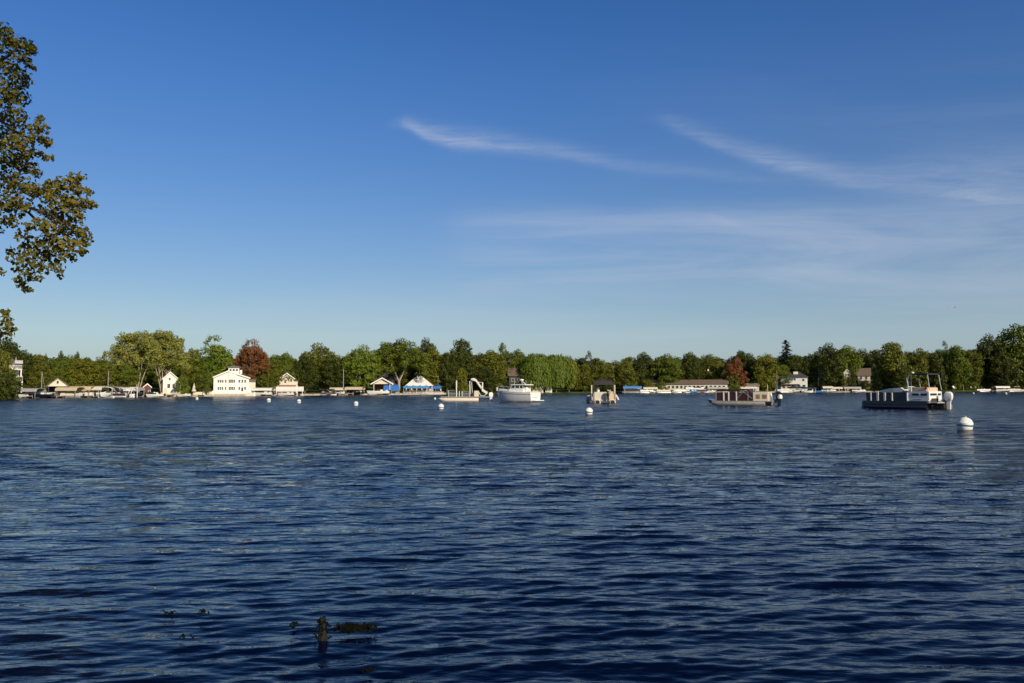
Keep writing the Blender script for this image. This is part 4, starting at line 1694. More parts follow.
# white stern panel, long windows
sp = part('stern_panel', MB().prism([(X(908), .79), (XS - .1, .79), (XS, .95), (XS, Z(391.5)), (XS - .3, Z(390.9)), (X(908), Z(391.8))], -1.30, 1.30), gel, t)
for a, b in ((912, 918.5), (920.2, 926.5)):
    part('window', MB().prism([(X(a) + .08, Z(395.4)), (X(b) - .06, Z(395.4)), (X(b), Z(394.8)), (X(b) - .03, Z(393.2)), (X(a) + .05, Z(393.2)), (X(a), Z(394.6))], -1.325, -1.303), glass, sp)
for a, b in ((-1.05, .25), (.5, 1.1)):
    part('window', MB().box(XS + .003, XS + .025, a, b, Z(395.3), Z(393.2)), glass, sp)
part('grille', MB().box(XS + .003, XS + .03, -.85, .5, Z(401.4), Z(398)), greycanvas, sp)
part('emblem', MB().box(X(913), X(921), -1.322, -1.303, Z(399.3), Z(398.7)), dullalum, sp)
# seats behind the panels
seat(t, X(880), X(900), -1.2, -.6, .745, greyvinyl, 'y0', .42, .5)
seat(t, X(868), X(876), .4, 1.1, .745, greyvinyl, 'y1', .42, .4)
cv = MB().prism([(X(878), Z(391.9)), (X(900), Z(391.9)), (X(904), Z(390.5)), (X(900), Z(387.6)), (X(888), Z(388.6)), (X(878), Z(391.0))], -1.1, .9)
part('seat_cover', cv, white, t)
hl = part('helm_console', MB().prism([(X(899), .75), (X(906), .75), (X(906.3), Z(387.5)), (X(902), Z(386.2)), (X(899.5), Z(389))], -.2, .9), white, t)
part('steering_wheel', MB().lathe([(.20, -.02), (.24, -.02), (.24, .02), (.20, .02)], (X(902.3), -.5, Z(388.6)), 16, 'x'), blackp, hl)
for px in (900.8, 903.6):
    part('antenna', MB().tube([(X(px), .4, Z(387)), (X(px) - .03, .4, Z(377))], .022, 5), alum, t)
seat(t, X(910.5), X(925), .2, .9, Z(391.8), beige, 'y1', .18, .30, 'sunpad')
b_ = seat(t, X(910.5), X(925), -1.05, -.5, Z(391.8), beige, 'y0', .12, .34, 'bench')
seat(t, XS - 1.0, XS - .2, -1.0, 1.0, Z(391.4), beige, 'x1', .12, .26, 'stern_lounge')
part('drink_holder', MB().lathe([(.09, 0), (.11, .22), (.08, .24)], (X(924.5), -1.1, Z(389.5)), 10), red, t)
# arch with folded canopy
for yy in (-1.22, 1.22):
    part('arch', MB().tube([(X(908.5), yy, Z(390)), (X(907.7), yy, Z(383)), (X(907), yy, Z(379)), (X(909), yy * .96, Z(376)), (X(912.5), yy * .93, Z(374.2))], .038, 8), alum, t)
    part('rear_strut', MB().tube([(X(928.3), yy, Z(390)), (X(927.5), yy * .95, Z(384)), (X(926.5), yy * .93, Z(375.5))], .032, 8), alum, t)
part('folded_canopy', MB().box(X(911), X(926.5), -1.18, 1.18, Z(375.3), Z(373.8), .05), black, t)
part('lamp', MB().lathe([(.05, 0), (.15, .05), (.14, .16), (.03, .2)], (X(912.3), -1.1, Z(374.2)), 10), white, t)
outboard(t, XS + 1.0, Z(400.2), .95, gel, .35)
part('swim_platform', MB().box(XS + .003, XS + .75, -1.2, 1.2, .60, .70, .02), greyvinyl, t)
part('motor_pod', MB().box(XS + .3, XS + .8, .0, .7, .15, .597, .03), blackp, t)
part('mooring_float', MB().lathe([(.02, -.28), (.2, -.2), (.28, 0), (.2, .2), (.02, .28)], (X(857.5), -.2, .12), 14), dullalum, t, True)
part('mooring_line', MB().tube([(X(857.5), -.2, .3), (X(862.6), -.1, .62)], .02, 5), black, t)

# --- maroon pontoon boat
q_ = Pose(708, 770, 405.0, 13, 1.3)
t = thing('pontoon_boat', 'pontoon boat with maroon panels, white posts and cream cabin box at the stern', 'boat', (q_.cx, q_.D, 0), q_.th - q_.psi, 'pontoon boats moored in the bay')
X, Z = q_.X, q_.Z
for yy in (-1.05, 1.05):
    part('pontoon', pontoon_tube(X(708), X(764 if yy < 1 else 767), yy, .34, .20), dullalum, t, True)
part('bow_cap', MB().prism([(X(706.8), Z(398.8)), (X(713.5), Z(401)), (X(713.5), Z(403.6)), (X(709.5), Z(402.8))], -1.25, 1.25), navy, t)
part('deck', MB().box(X(712), X(771), -1.3, 1.3, Z(400.6) - .13, Z(400.6)), dullalum, t)
zt, zb = Z(389.6), Z(400.6)
for yy in (-1.27, 1.24):
    part('side_panel', MB().box(X(716), X(752), yy, yy + .03, zb + .06, Z(393.6)), maroon, t)
    rl = MB()
    rl.box(X(716), X(752), yy - .02, yy + .05, Z(393.6), Z(393.0))
    rl.box(X(716), X(752), yy - .02, yy + .05, zb + .002, zb + .058)
    part('rail', rl, maroon, t)
part('canopy', MB().prism([(X(716), zt - .25), (X(747), zt - .1), (X(750), zt - .45), (X(751), zt - .4), (X(748), zt + .1), (X(719), zt + .05), (X(715), zt - .2)], -1.3, 1.3), maroon, t)
for px, w_ in ((716.3, .04), (724, .075), (729, .075), (736.7, .065), (748, .04)):
    part('post', MB().box(X(px) - w_, X(px) + w_, -1.36, -1.29, zb, Z(391.5)), white if w_ > .06 else dullalum, t)
    part('post', MB().box(X(px) - w_, X(px) + w_, 1.29, 1.36, zb, Z(391.5)), white if w_ > .06 else dullalum, t)
cb = part('cabin_box', MB().box(X(752.5), X(767.5), -1.25, 1.1, zb + .003, Z(391.8), .05), gelcream, t)
for a, b in ((755.5, 759.3), (761.5, 766)):
    part('window', MB().box(X(a), X(b), -1.27, -1.253, Z(398.6), Z(394.4)), deckwood, cb)
seat(t, X(718), X(727), .3, 1.1, zb, greyvinyl, 'y1')
seat(t, X(741), X(747), -.9, .6, zb, cream, 'x1', .5, .6)
for a, b in ((745, 737), (741, 752)):
    part('strut', MB().tube([(X(a), -1.32, Z(390)), (X(b), -1.32, Z(398.5))], .035, 6), dullalum, t)
outboard(t, X(775.3), Z(399.8), 1.1, navyp, -.1)
part('engine_cover', MB().lathe([(.05, -.3), (.26, -.22), (.3, .0), (.22, .26), (.05, .32)], (X(777.2), -.3, Z(396.8)), 12), gel, t, True)
part('swim_ladder', MB().tube([(X(769.5), -.9, Z(393)), (X(770.5), -.9, Z(396)), (X(770.5), -.9, .1)], .035, 6), alum, t)
part('flag_pole', MB().tube([(X(764), .9, zb), (X(763.5), .9, Z(384.5))], .03, 6), alum, t)

# --- raft boat with the white slide
q_ = Pose(439, 492, 401.4, 6, 1.2)
t = thing('slide_boat', 'cream raft boat with tall white water slide and railings, facing left', 'boat', (q_.cx, q_.D, 0), q_.th - q_.psi, 'pontoon boats moored in the bay')
X, Z = q_.X, q_.Z
for yy in (-1.05, 1.05):
    part('pontoon', pontoon_tube(X(438.8), X(478.5), yy, .36, .26), gelcream, t, True)
part('deck', MB().box(X(441), X(488), -1.25, 1.25, Z(397.4), Z(396.4)), dullalum, t)
zb = Z(396.4)
for a, b, h_ in ((448.5, 454.5, 390.3), (461.5, 468.5, 391.3)):
    rl = MB()
    for px in np.linspace(a, b, 5):
        rl.box(X(px) - .02, X(px) + .02, -1.24, -1.2, zb, Z(h_))
    for zz in (Z(h_), (Z(h_) + zb) / 2, zb + .2):
        rl.box(X(a), X(b), -1.245, -1.195, zz, zz + .05)
    part('railing', rl, alum, t)
for px, y0, w_ in ((456.6, 380.5, .085), (459.4, 391, .06), (448.6, 390.3, .05), (462.3, 391, .05)):
    part('post', MB().box(X(px) - w_, X(px) + w_, -1.2, -1.1, zb, Z(y0)), white, t)
for yy in (-.55, .55):
    part('slide_leg', MB().tube([(X(469.2), yy, zb), (X(469.2), yy, Z(382)), (X(470.3), yy, Z(380.2)), (X(472.5), yy, Z(379.8))], .07, 8), alum, t)
    part('slide_leg', MB().tube([(X(481.6), yy, Z(391.5)), (X(481.8), yy, Z(382.5)), (X(478), yy, Z(382.3))], .06, 8), white, t)
ch = MB()
path = [(470.5, 380.8), (473.5, 380.3), (475.5, 381.6), (477.5, 384.6), (479.8, 388), (482.2, 391.2), (484.5, 393), (486.5, 393.8)]
rs = []
for px, py in path:
    x_, z_ = X(px), Z(py)
    rs.append([(x_, -.42, z_ + .36), (x_, -.36, z_ + .36), (x_, -.30, z_ + .06), (x_, .30, z_ + .06), (x_, .36, z_ + .36), (x_, .42, z_ + .36), (x_, .36, z_ - .05), (x_, -.36, z_ - .05)])
ch.rings(rs)
part('slide_chute', ch, gel, t, True)
part('ladder', MB().tube([(X(471.8), -.2, zb), (X(470.8), -.2, Z(382))], .04, 6).tube([(X(471.8), .2, zb), (X(470.8), .2, Z(382))], .04, 6), alum, t)
part('curved_brace', MB().tube([(X(478.5), -.5, zb + .7), (X(480), -.5, zb + .15), (X(483.5), -.5, zb + .1), (X(486), -.5, Z(394))], .05, 8), white, t)
part('seat', MB().box(X(473.5), X(478), -.9, .6, zb + .003, zb + .95, .1), cream, t)
part('bimini_bar', MB().box(X(464), X(469), -.9, .9, Z(382.3), Z(381.6), .02), greycanvas, t)
outboard(t, X(489.6), Z(397.5), .95, gel)

# --- white cabin cruiser: transom towards the sun, port side raked away to the left
q_ = Pose(496, 541.5, 402.3, 31, 1.6)
t = thing('cabin_cruiser', 'white cabin cruiser with hardtop, sunlit transom at the right, bow pointing away left', 'boat', (q_.cx, q_.D, 0), q_.th - q_.psi)
Z = q_.Z
XS = q_.X(530)                # port stern corner
XB = -XS * 0 + q_.X(497, 0)     # bow
LN = XS - XB
fx = lambda f: XB + LN * f
rs = []
N_ = 14
top0 = Z(392.2)
for i in range(N_ + 1):
    f = i / N_
    hw = 1.6 * (1 - (1 - f) ** 2.4) ** .72 + .02
    top = top0 + .30 * (1 - f) ** 1.5
    rake = (1 - f) ** 3 * 1.3
    rs.append([(fx(f), -hw, top), (fx(f) + .02, -hw * .97, top - .35), (fx(f) + rake * .3, -hw * .9, .35), (fx(f) + rake, -hw * .7, -.1), (fx(f) + rake * 1.2, 0, -.4),
               (fx(f) + rake, hw * .7, -.1), (fx(f) + rake * .3, hw * .9, .35), (fx(f) + .02, hw * .97, top - .35), (fx(f), hw, top)])
part('hull', MB().rings(rs), gel, t, True)
st = MB()
for i in range(N_):
    for j, sg in ((1, -1), (7, 1)):
        a, b = rs[i][j], rs[i + 1][j]
        st.add([(a[0], a[1] + sg * .03, a[2] - .03), (b[0], b[1] + sg * .03, b[2] - .03), (b[0], b[1] + sg * .03, b[2] + .07), (a[0], a[1] + sg * .03, a[2] + .07)], [(0, 1, 2, 3)])
part('rub_rail', st, greyvinyl, t)
part('lettering_panel', MB().box(XS + .004, XS + .03, -.9, .7, Z(397.6), Z(397.1)), greyvinyl, t)
part('swim_platform', MB().box(XS + .004, XS + .8, -1.35, 1.35, .22, .34, .03), gel, t)
part('transom_cap', MB().box(XS - .12, XS + .05, -1.5, 1.5, top0 - .06, top0 + .05, .02), white, t)
part('foredeck', MB().rings([[(p[0] + .1, p[1] * .95, p[2] - .02), (p[0] + .1, p[1] * .6, p[2] + .30), (p[0] + .1, -p[1] * .6, p[2] + .30), (p[0] + .1, -p[1] * .95, p[2] - .02)] for p in [r_[0] for r_ in rs[1:7]]]), gel, t, True)
c0, c1 = fx(.36), fx(.78)
zc, zw, zr = top0, Z(388.6), Z(385.6)
cab = part('cabin', MB().rings([[(c0, -1.2, zc - .1), (c1, -1.25, zc - .1), (c1, 1.25, zc - .1), (c0, 1.2, zc - .1)], [(c0 + .5, -1.1, zw), (c1, -1.18, zw), (c1, 1.18, zw), (c0 + .5, 1.1, zw)]]), gel, t)
part('windscreen', MB().rings([[(c0 + .55, -1.02, zw + .003), (c0 + 2.2, -1.1, zw + .003), (c0 + 2.2, 1.1, zw + .003), (c0 + .55, 1.02, zw + .003)], [(c0 + .95, -.98, zr), (c0 + 2.2, -1.04, zr), (c0 + 2.2, 1.04, zr), (c0 + .95, .98, zr)]]), tinted, cab)
wf_ = MB()
for y_ in (-1.12, 1.12):
    for a, b in ((c0 + .55, c0 + .92), (c0 + 1.4, c0 + 1.5), (c0 + 2.25, c0 + 2.25), (c1 - .06, c1 - .06)):
        wf_.tube([(a, y_, zw), (b, y_ * .96, zr + .05)], .045, 5)
    wf_.tube([(c0 + .55, y_, zw + .02), (c1, y_, zw + .02)], .045, 5)
for y_ in (-.35, .35):
    wf_.tube([(c0 + .53, y_, zw), (c0 + .9, y_, zr + .03)], .04, 5)
part('window_frame', wf_, white, cab)
part('hardtop', MB().box(c0 + .7, c1 + .5, -1.25, 1.25, zr + .06, zr + .2, .06), gel, cab)
part('aft_curtain', MB().box(c0 + 2.5, c1 - .1, -1.16, -1.12, zw + .05, zr), glass, cab)
part('radar', MB().lathe([(.28, 0), (.34, .08), (.3, .24), (.05, .3)], (c0 + 2.0, 0, zr + .75), 14), white, t, True)
part('mast', MB().tube([(c0 + 2.4, -.5, zr + .2), (c0 + 2.0, 0, zr + .8), (c0 + 2.4, .5, zr + .2)], .05, 6).tube([(c0 + 2.0, 0, zr + 1.0), (c0 + 2.0, 0, Z(379.5))], .03, 5), white, t)
for a, y_ in ((c0 + 1.2, -.9), (c1 + .2, .9), (c1 + .3, -.9)):
    part('antenna', MB().tube([(a, y_, zr + .2), (a + .15, y_, Z(380.8))], .02, 5), white, t)
part('helm_seat', MB().box(c1 - .1, c1 + .5, -.9, -.2, zc - .1, zc + .75, .1), white, t)
part('aft_bench', MB().box(XS - .9, XS - .3, -1.1, 1.1, zc - .2, zc + .12, .1), cream, t)
br = MB()
for sg in (-1, 1):
    rp = [(fx(.01), 0, top0 + .95), (fx(.1), sg * .6, top0 + .95), (fx(.25), sg * 1.05, top0 + .85), (fx(.42), sg * 1.3, top0 + .7)]
    br.tube(rp, .03, 6)
    for p in rp[1:]:
        br.tube([p, (p[0], p[1], top0 + .1)], .022, 5)
part('bow_rail', br, alum, t)
part('fender', MB().lathe([(.04, -.35), (.14, -.28), (.15, .2), (.05, .3)], (fx(.02), -.3, top0 + .5), 10), white, t, True)

# --- stern on pontoon boat with black bimini
D, cx = boat_site(594, 618, 403.4)
t = thing('pontoon_boat', 'cream pontoon boat seen from the stern under a charcoal bimini', 'boat', (cx, D + 3, 0), R(-5), 'pontoon boats moored in the bay')
X = lambda px: GX(px, D) - cx
Z = lambda py, px=605: H(px, py, D)


def ptube_y(x, r_, z_, y0, y1):
    mb = MB()
    n = 14
    rs = []
    for y, q, zz in ((y0, r_ * .9, z_), (y0 + .03, r_, z_), (y1 - 1.2, r_, z_), (y1 - .5, r_ * .7, z_ + r_ * .2), (y1, .05, z_ + r_ * .6)):
        rs.append([(x + q * math.cos(2 * PI * k / n), y, zz + q * math.sin(2 * PI * k / n)) for k in range(n)])
    return mb.rings(rs)


for px in (599.5, 614.5):
    p_ = part('pontoon', ptube_y(X(px), .42, .16, -3, 3.4), gelcream, t, True)
    part('end_cap', MB().lathe([(.05, -.02), (.30, -.01), (.30, .01)], (0, 0, 0), 14, 'x').mesh('end_cap', blackp), blackp, p_).matrix_local = Matrix.Translation((X(px), -3.02, .16)) @ Matrix.Rotation(PI / 2, 4, 'Z')
part('deck', MB().box(X(594.5), X(618), -3, 3, Z(400.3) - .13, Z(400.3)), dullalum, t)
zb = Z(400.3)
part('stern_panel', MB().box(X(596), X(608.8), -2.9, -2.5, zb + .003, Z(392), .05), gelcream, t)
part('side_panel', MB().box(X(595.4), X(596) - .005, -2.8, 2.9, zb + .003, Z(393.5)), gelcream, t)
part('side_panel', MB().box(X(617), X(617.5), -2.8, 2.9, zb + .003, Z(393.5)), beige, t)
part('bow_panel', MB().box(X(596), X(617), 2.85, 2.9, zb + .003, Z(393.5)), gelcream, t)
seat(t, X(596.5), X(601), -2.3, 1.5, zb, white, 'x0', .45, .6)
part('helm_seat', MB().box(X(598.8), X(601.8), -1.0, -.6, Z(393), Z(387.2), .15), white, t)
seat(t, X(609.5), X(613.5), -1.4, -.6, zb, greyvinyl, 'y1', .8, .7, 'captain_chair')
part('console', MB().box(X(612.5), X(616), -.2, .7, zb, Z(391.5), .1), beige, t)
part('stern_gate', MB().box(X(611), X(616.8), -2.85, -2.8, zb + .003, Z(393.8)), beige, t)
for px in (593.6, 616.6):
    part('post', MB().box(X(px) - .075, X(px) + .075, -2.95, -2.80, Z(393.5), Z(385)), gelcream, t)
    part('lower_post', MB().box(X(px) - .04, X(px) + .04, -2.92, -2.83, zb, Z(393.5)), dullalum, t)
mb = MB()
pr = [(-1, 0), (-.92, .30), (-.7, .55), (-.35, .74), (0, .80), (.35, .74), (.7, .55), (.92, .30), (1, 0)]
w2 = (X(616.5) - X(596)) / 2
xm = (X(616.5) + X(596)) / 2
pl = [(xm + a * w2, Z(383.6) + b * .95) for a, b in pr] + [(xm + a * w2 * .97, Z(383.6) + b * .95 - .1) for a, b in reversed(pr)]
part('bimini', MB().prism(pl, -2.2, 1.2), greycanvas, t)
part('bimini_skirt', MB().prism([(xm - w2 * .97, Z(383.9)), (xm - w2 * .9, Z(384.8)), (xm + w2 * .9, Z(384.8)), (xm + w2 * .97, Z(383.9)), (xm + w2 * .85, Z(381.3)), (xm, Z(379.8)), (xm - w2 * .85, Z(381.3))], -2.15, -2.1), greycanvas, t)
part('bimini_skirt', MB().prism([(xm - w2 * .97, Z(383.5)), (xm + w2 * .97, Z(383.5)), (xm + w2 * .7, Z(381.5)), (xm, Z(380)), (xm - w2 * .7, Z(381.5))], 1.1, 1.15), greycanvas, t)
for sx in (-1, 1):
    part('bimini_frame', MB().tube([(xm + sx * w2 * .98, -.5, zb + .9), (xm + sx * w2, -2.0, Z(383.5))], .03, 6), alum, t)
    part('bimini_frame', MB().tube([(xm + sx * w2 * .98, -.5, zb + .9), (xm + sx * w2, 1.0, Z(383.5))], .03, 6), alum, t)
ob = outboard(t, 0, 0, .85, blackp)
ob.matrix_local = Matrix.Translation((X(609.6), -3.5, Z(396.5))) @ Matrix.Rotation(-PI / 2, 4, 'Z')
part('side_slide', MB().tube([(X(617.8), -2.6, Z(395)), (X(619.2), -2.8, Z(398)), (X(620.2), -2.9, Z(400))], [.1, .13, .12], 8), white, t)
for px, py, m_, r_ in ((590.8, 389.2, white, .2), (592, 395.3, maroon, .3), (587.6, 395, greyvinyl, .2)):
    pass
# jet ski tied to its left side
D2 = D + .5
cx2 = GX(590.5, D2)
t = thing('jet_ski', 'dark jet ski with pale seat tied left of the charcoal bimini boat', 'jet ski', (cx2, D2 + 1, 0), R(100))
rs = []
for f, w_, z_ in ((0, .5, .45), (.25, .58, .5), (.6, .5, .62), (.85, .3, .75), (1, .04, .85)):
    xx = -1.4 + 2.8 * f
    rs.append([(xx, -w_, z_), (xx, -w_ * .8, .05), (xx, 0, -.15 + .4 * f ** 3), (xx, w_ * .8, .05), (xx, w_, z_)])
part('hull', MB().rings(rs), navy, t, True)
part('seat', MB().box(-1.1, .2, -.22, .22, .5, .95, .1), greyvinyl, t)
part('cowl', MB().rings([[(.2, -.35, .5), (.2, .35, .5), (.3, .25, 1.15), (.3, -.25, 1.15)], [(1.1, -.15, .7), (1.1, .15, .7), (1.05, .1, .85), (1.05, -.1, .85)]]), maroon, t)
part('handlebar', MB().tube([(.25, -.4, 1.3), (.3, 0, 1.2), (.25, .4, 1.3)], .03, 6), blackp, t)


# ------------------------------------------------------------------ small boats, lifts along the shore
def hull_mesh(Ln, hw, h):
    rs = []
    n = 8
    for i in range(n + 1):
        f = i / n
        xx = -Ln / 2 + Ln * f
        w_ = hw * (1 - (1 - f) ** 2.4) ** .8 + .02
        top = h + .18 * h * (1 - f) ** 2
        rake = (1 - f) ** 3 * Ln * .12
        rs.append([(xx, -w_, top), (xx + rake * .4, -w_ * .85, h * .3), (xx + rake, -w_ * .3, -.15), (xx + rake, w_ * .3, -.15), (xx + rake * .4, w_ * .85, h * .3), (xx, w_, top)])
    return MB().rings(rs)


def make_runabout(hm, sm):
    t = thing('motorboat', '', 'boat')
    part('hull', hull_mesh(6, 1.05, .85), hm, t, True)
    ws = MB().prism([(-.6, .9), (.3, .9), (.15, 1.35), (.05, 1.35)], -.85, .85)
    part('windscreen', ws, tinted, t)
    part('seat', MB().box(.5, 1.3, -.8, .8, .75, 1.25, .1), sm, t)
    part('stern_seat', MB().box(2.0, 2.6, -.85, .85, .75, 1.15, .1), sm, t)
    part('outboard_motor', MB().box(3.0, 3.5, -.22, .22, .1, 1.15, .08), blackp, t)
    return t


def make_small_pontoon(hm, pm, canopy_m=None):
    t = thing('pontoon_boat', '', 'boat')
    for yy in (-.95, .95):
        part('pontoon', pontoon_tube(-3.6, 3.3, yy, .3, .15), hm, t, True)
    part('deck', MB().box(-3.3, 3.4, -1.2, 1.2, .47, .58), dullalum, t)
    for yy in (-1.2, 1.17):
        part('side_panel', MB().box(-3.1, 3.0, yy, yy + .03, .62, 1.3), pm, t)
    for yy in (-1.2, 1.17):
        part('rail', MB().box(-3.1, 3.0, yy - .01, yy + .04, 1.303, 1.36), alum, t)
    seat(t, -2.8, -1.6, -1.1, -.5, .583, white, 'y0', .45, .45)
    seat(t, 1.8, 2.9, -1.0, 1.0, .583, white, 'x1', .45, .5)
    part('console', MB().box(.2, .8, .2, 1.0, .583, 1.6, .08), white, t)
    if canopy_m:
        part('bimini', MB().box(-.8, 2.4, -1.15, 1.15, 2.6, 2.72, .05), canopy_m, t)
        for xx in (-.7, 2.3):
            for yy in (-1.1, 1.1):
                part('bimini_frame', MB().tube([(.8, yy, 1.3), (xx, yy, 2.6)], .03, 6), alum, t)
    part('outboard_motor', MB().box(3.5, 3.95, -.22, .22, .0, 1.1, .08), blackp, t)
    return t


pro = {'run_w': make_runabout(gel, cream), 'run_n': make_runabout(navy, white), 'pon_c': make_small_pontoon(alum, gelcream, tan), 'pon_w': make_small_pontoon(alum, white),
       'pon_m': make_small_pontoon(alum, maroon, black), 'run_b': make_runabout(ltblue, white)}
used = set()


def place(kind, px, back, rz, label, z=0.0, sc=1.0, group='small boats along the far shore'):
    o = pro[kind] if kind not in used else copy_tree(pro[kind])
    used.add(kind)
    D = shoreD(px) + back
    o.location = (GX(px, D), D, z)
    o.rotation_euler = (0, 0, R(rz))
    o.scale = (sc, sc, sc)
    o['label'] = label
    o['group'] = group
    return o


def make_lift(cm):
    t = thing('boat_lift', '', 'boat lift')
    for xx in (-1.6, 1.6):
        for yy in (-2.6, 2.6):
            part('post', MB().box(xx - .06, xx + .06, yy - .06, yy + .06, -1.2, 2.35), alum, t)
    for yy in (-2.6, 2.6):
        part('beam', MB().box(-1.54, 1.54, yy - .05, yy + .05, .15, .27), alum, t)
    pl = []
    for a in np.linspace(0, PI, 9):
        pl.append((-1.75 * math.cos(a), 2.35 + .65 * math.sin(a) ** .8))
    pl2 = [(x_ * .96, z_ - .08) for x_, z_ in reversed(pl)]
    part('canopy', MB().prism(pl + pl2, -3.1, 3.1), cm, t)
    part('valance', MB().box(-1.78, -1.74, -3.1, 3.1, 1.95, 2.36), cm, t)
    part('valance', MB().box(1.74, 1.78, -3.1, 3.1, 1.95, 2.36), cm, t)
    part('winch_wheel', MB().lathe([(.32, -.02), (.36, -.02), (.36, .02), (.32, .02)], (1.72, -2.6, 1.3), 16, 'x'), alum, t)
    return t


lifts = {'t': make_lift(tan), 'w': make_lift(white), 'c': make_lift(cream), 'g': make_lift(greyvinyl), 'b': make_lift(ltblue), 'n': make_lift(navyp)}
lused = set()


def lift(kind, px, back, rz, label, sc=(1, 1, 1), z=0.0):
    o = lifts[kind] if kind not in lused else copy_tree(lifts[kind])
    lused.add(kind)
    D = shoreD(px) + back
    o.location = (GX(px, D), D, z)
    o.rotation_euler = (0, 0, R(rz))
    o.scale = sc
    o['label'] = label
    o['group'] = 'canopied boat lifts along the far shore'
    return o


# left shore marina
place('run_w', 24, -4, 8, 'small white motorboat below the cream tower house at the left edge', .3)
lift('g', 30, -5, 84, 'grey canopied boat lift right of the cream tower house', (1, 1, .85))
place('run_n', 40, -6, 5, 'dark motorboat between the grey lift and the white gabled boathouse', .2)
place('pon_w', 57.5, -1, 90, 'white pontoon boat parked inside the white gabled boathouse', .3, .9)
lift('t', 70.5, -6, 82, 'tan canopied boat lift, leftmost of the tan row beside the gabled boathouse', (1.0, .98, .95))
lift('t', 83, -4.5, 86, 'tan canopied boat lift in the middle of the tan row', (1.0, 1.02, 1.02))
lift('c', 95, -5, 88, 'cream canopied boat lift with a boat showing under its right end', (1, .9, 1.03))
lift('w', 106.5, -6, 20, 'white canopied boat lift with round roof behind slanting posts', (1.0, .85, .95))
lift('g', 116, -4, 5, 'grey canopied boat lift left of the white slanting frame', (1.05, .8, .98))
lift('w', 124, -5, -12, 'white canopied boat lift facing the water, last before the tall pale trees', (.95, .8, .9))
lift('g', 134, -3, 0, 'grey canopied boat lift directly in front of the tall pale trees', (1.1, .8, .95))
place('pon_c', 72, -6, 0, 'tan topped pontoon boat under the leftmost tan canopy', .15, .8)
place('run_w', 84, -5, 0, 'white motorboat under the middle tan canopy', .4, .9)
place('pon_w', 97, -5, 4, 'white pontoon boat under the cream canopy', .35, .85)
place('run_w', 107, -7, 84, 'white motorboat seen end on under the round white canopy', .4)
place('pon_m', 117, -8, 8, 'maroon pontoon boat with black top among the white lifts', .1, .8)
place('run_w', 126, -7, 172, 'white motorboat facing right by the last white canopy', .1, .9)
place('run_n', 134.5, -3, 88, 'dark motorboat under the grey canopy at the tall pale trees', .3)
# white slanting frame
s = Site(129, -7, 0)
t = thing('davit_frame', 'white slanting metal frame standing among the boat lifts', 'frame', s.loc())
for a, b in ((127, 130.5), (129.5, 133)):
    part('strut', MB().tube([(s.x(a), 0, -.5), (s.x(b), 0, s.z(129, 387))], .09, 6), white, t)
part('crossbar', MB().tube([(s.x(130.4), 0, s.z(129, 387.3)), (s.x(138), 0, s.z(129, 387.3))], .08, 6), white, t)
part('post', MB().tube([(s.x(137.5), 0, -.8), (s.x(137.5), 0, s.z(129, 387.2))], .08, 6), white, t)
place('run_w', 155, -5, 12, 'white motorboat left of the small white gabled house', .1, .8)
place('run_n', 151, -1, 80, 'dark covered motorboat in front of the dark red shed', .3, .9)
place('run_w', 184, -3, 5, 'white motorboat beside the light green shrub', .1, .7)
place('run_w', 263, -3, 2, 'white motorboat right of the big white lake house', .2, 1.0)
lift('w', 264, -1.5, 88, 'white canopied boat lift right of the big white lake house', (1, 1.0, .88))
place('run_w', 286, -4.5, 3, 'white motorboat in front of the boat deck skirt', .1, .9)
place('pon_m', 329, -4, 5, 'maroon pontoon boat at the right end of the open lawn', .05, .8)
lift('c', 337.5, -3, 86, 'cream canopied boat lift beside the tall grey pole', (1, .75, .9))
place('run_w', 338, -3, 2, 'white motorboat under the cream canopy beside the tall grey pole', .4, .8)
lift('t', 355, -2, 84, 'tan canopied boat lift below the full bright green tree', (1, 1.0, .97))
place('run_n', 355, -2, 2, 'dark motorboat under the tan canopy below the full bright green tree', .4, .9)
place('run_w', 378, -2, 12, 'white motorboat poking out of the boathouse left of the blue canopy', .3, 1.3)
# right half
place('pon_m', 632, -3, 178, 'pontoon boat with maroon sides under the light blue canopy', .15, 1.3)
lift('b', 632, -3, 88, 'light blue canopied boat lift standing alone on the dark shore', (1.2, 1.3, 1.05))
for i, (kd, px, rz, lb) in enumerate((('pon_w', 646, 4, 'white pontoon boat, first from the left at the long brown roofed building'), ('run_w', 655, 30, 'white motorboat, second boat at the long brown roofed building'),
                                      ('pon_c', 663, 3, 'tan topped pontoon boat at the long building, left of its middle'), ('run_w', 672, 150, 'white motorboat moored left of the middle of the long building'),
                                      ('pon_w', 682, 8, 'white pontoon boat at the middle of the long building'), ('run_b', 690, 20, 'light blue motorboat right of the middle of the long building'),
                                      ('pon_m', 700, 176, 'maroon pontoon boat below the mast with the white box'), ('run_w', 710, 5, 'white motorboat just left of the maroon moored boat'))):
    place(kd, px, -4 - (i % 3), rz, lb, .1, 1.0)
lift('c', 650, -1.5, 88, 'cream canopied boat lift at the left end of the long building', (1.1, 1.0, .9))
lift('w', 694, -1.5, 88, 'white canopied boat lift right of the middle of the long building', (1.1, 1.3, .9))
lift('g', 717, -1.5, 88, 'red grey canopied lift behind the bow of the maroon boat', (1.1, 1.5, .92))
lift('c', 747, -1, 88, 'cream canopied lift behind the cabin of the maroon boat', (1.1, 1.3, .95))
place('pon_c', 785, -3, 5, 'tan topped pontoon boat below the left part of the white house', .1, 1.0)
lift('n', 797, -3.5, 86, 'navy canopied boat lift below the white flat roofed house', (1.1, 1.0, .95))
place('run_w', 797, -3.5, 3, 'white motorboat under the navy canopy', .35, 1.0)
lift('n', 809, -2.5, 92, 'navy canopied boat lift right of the white flat roofed house', (1.0, .9, .85))
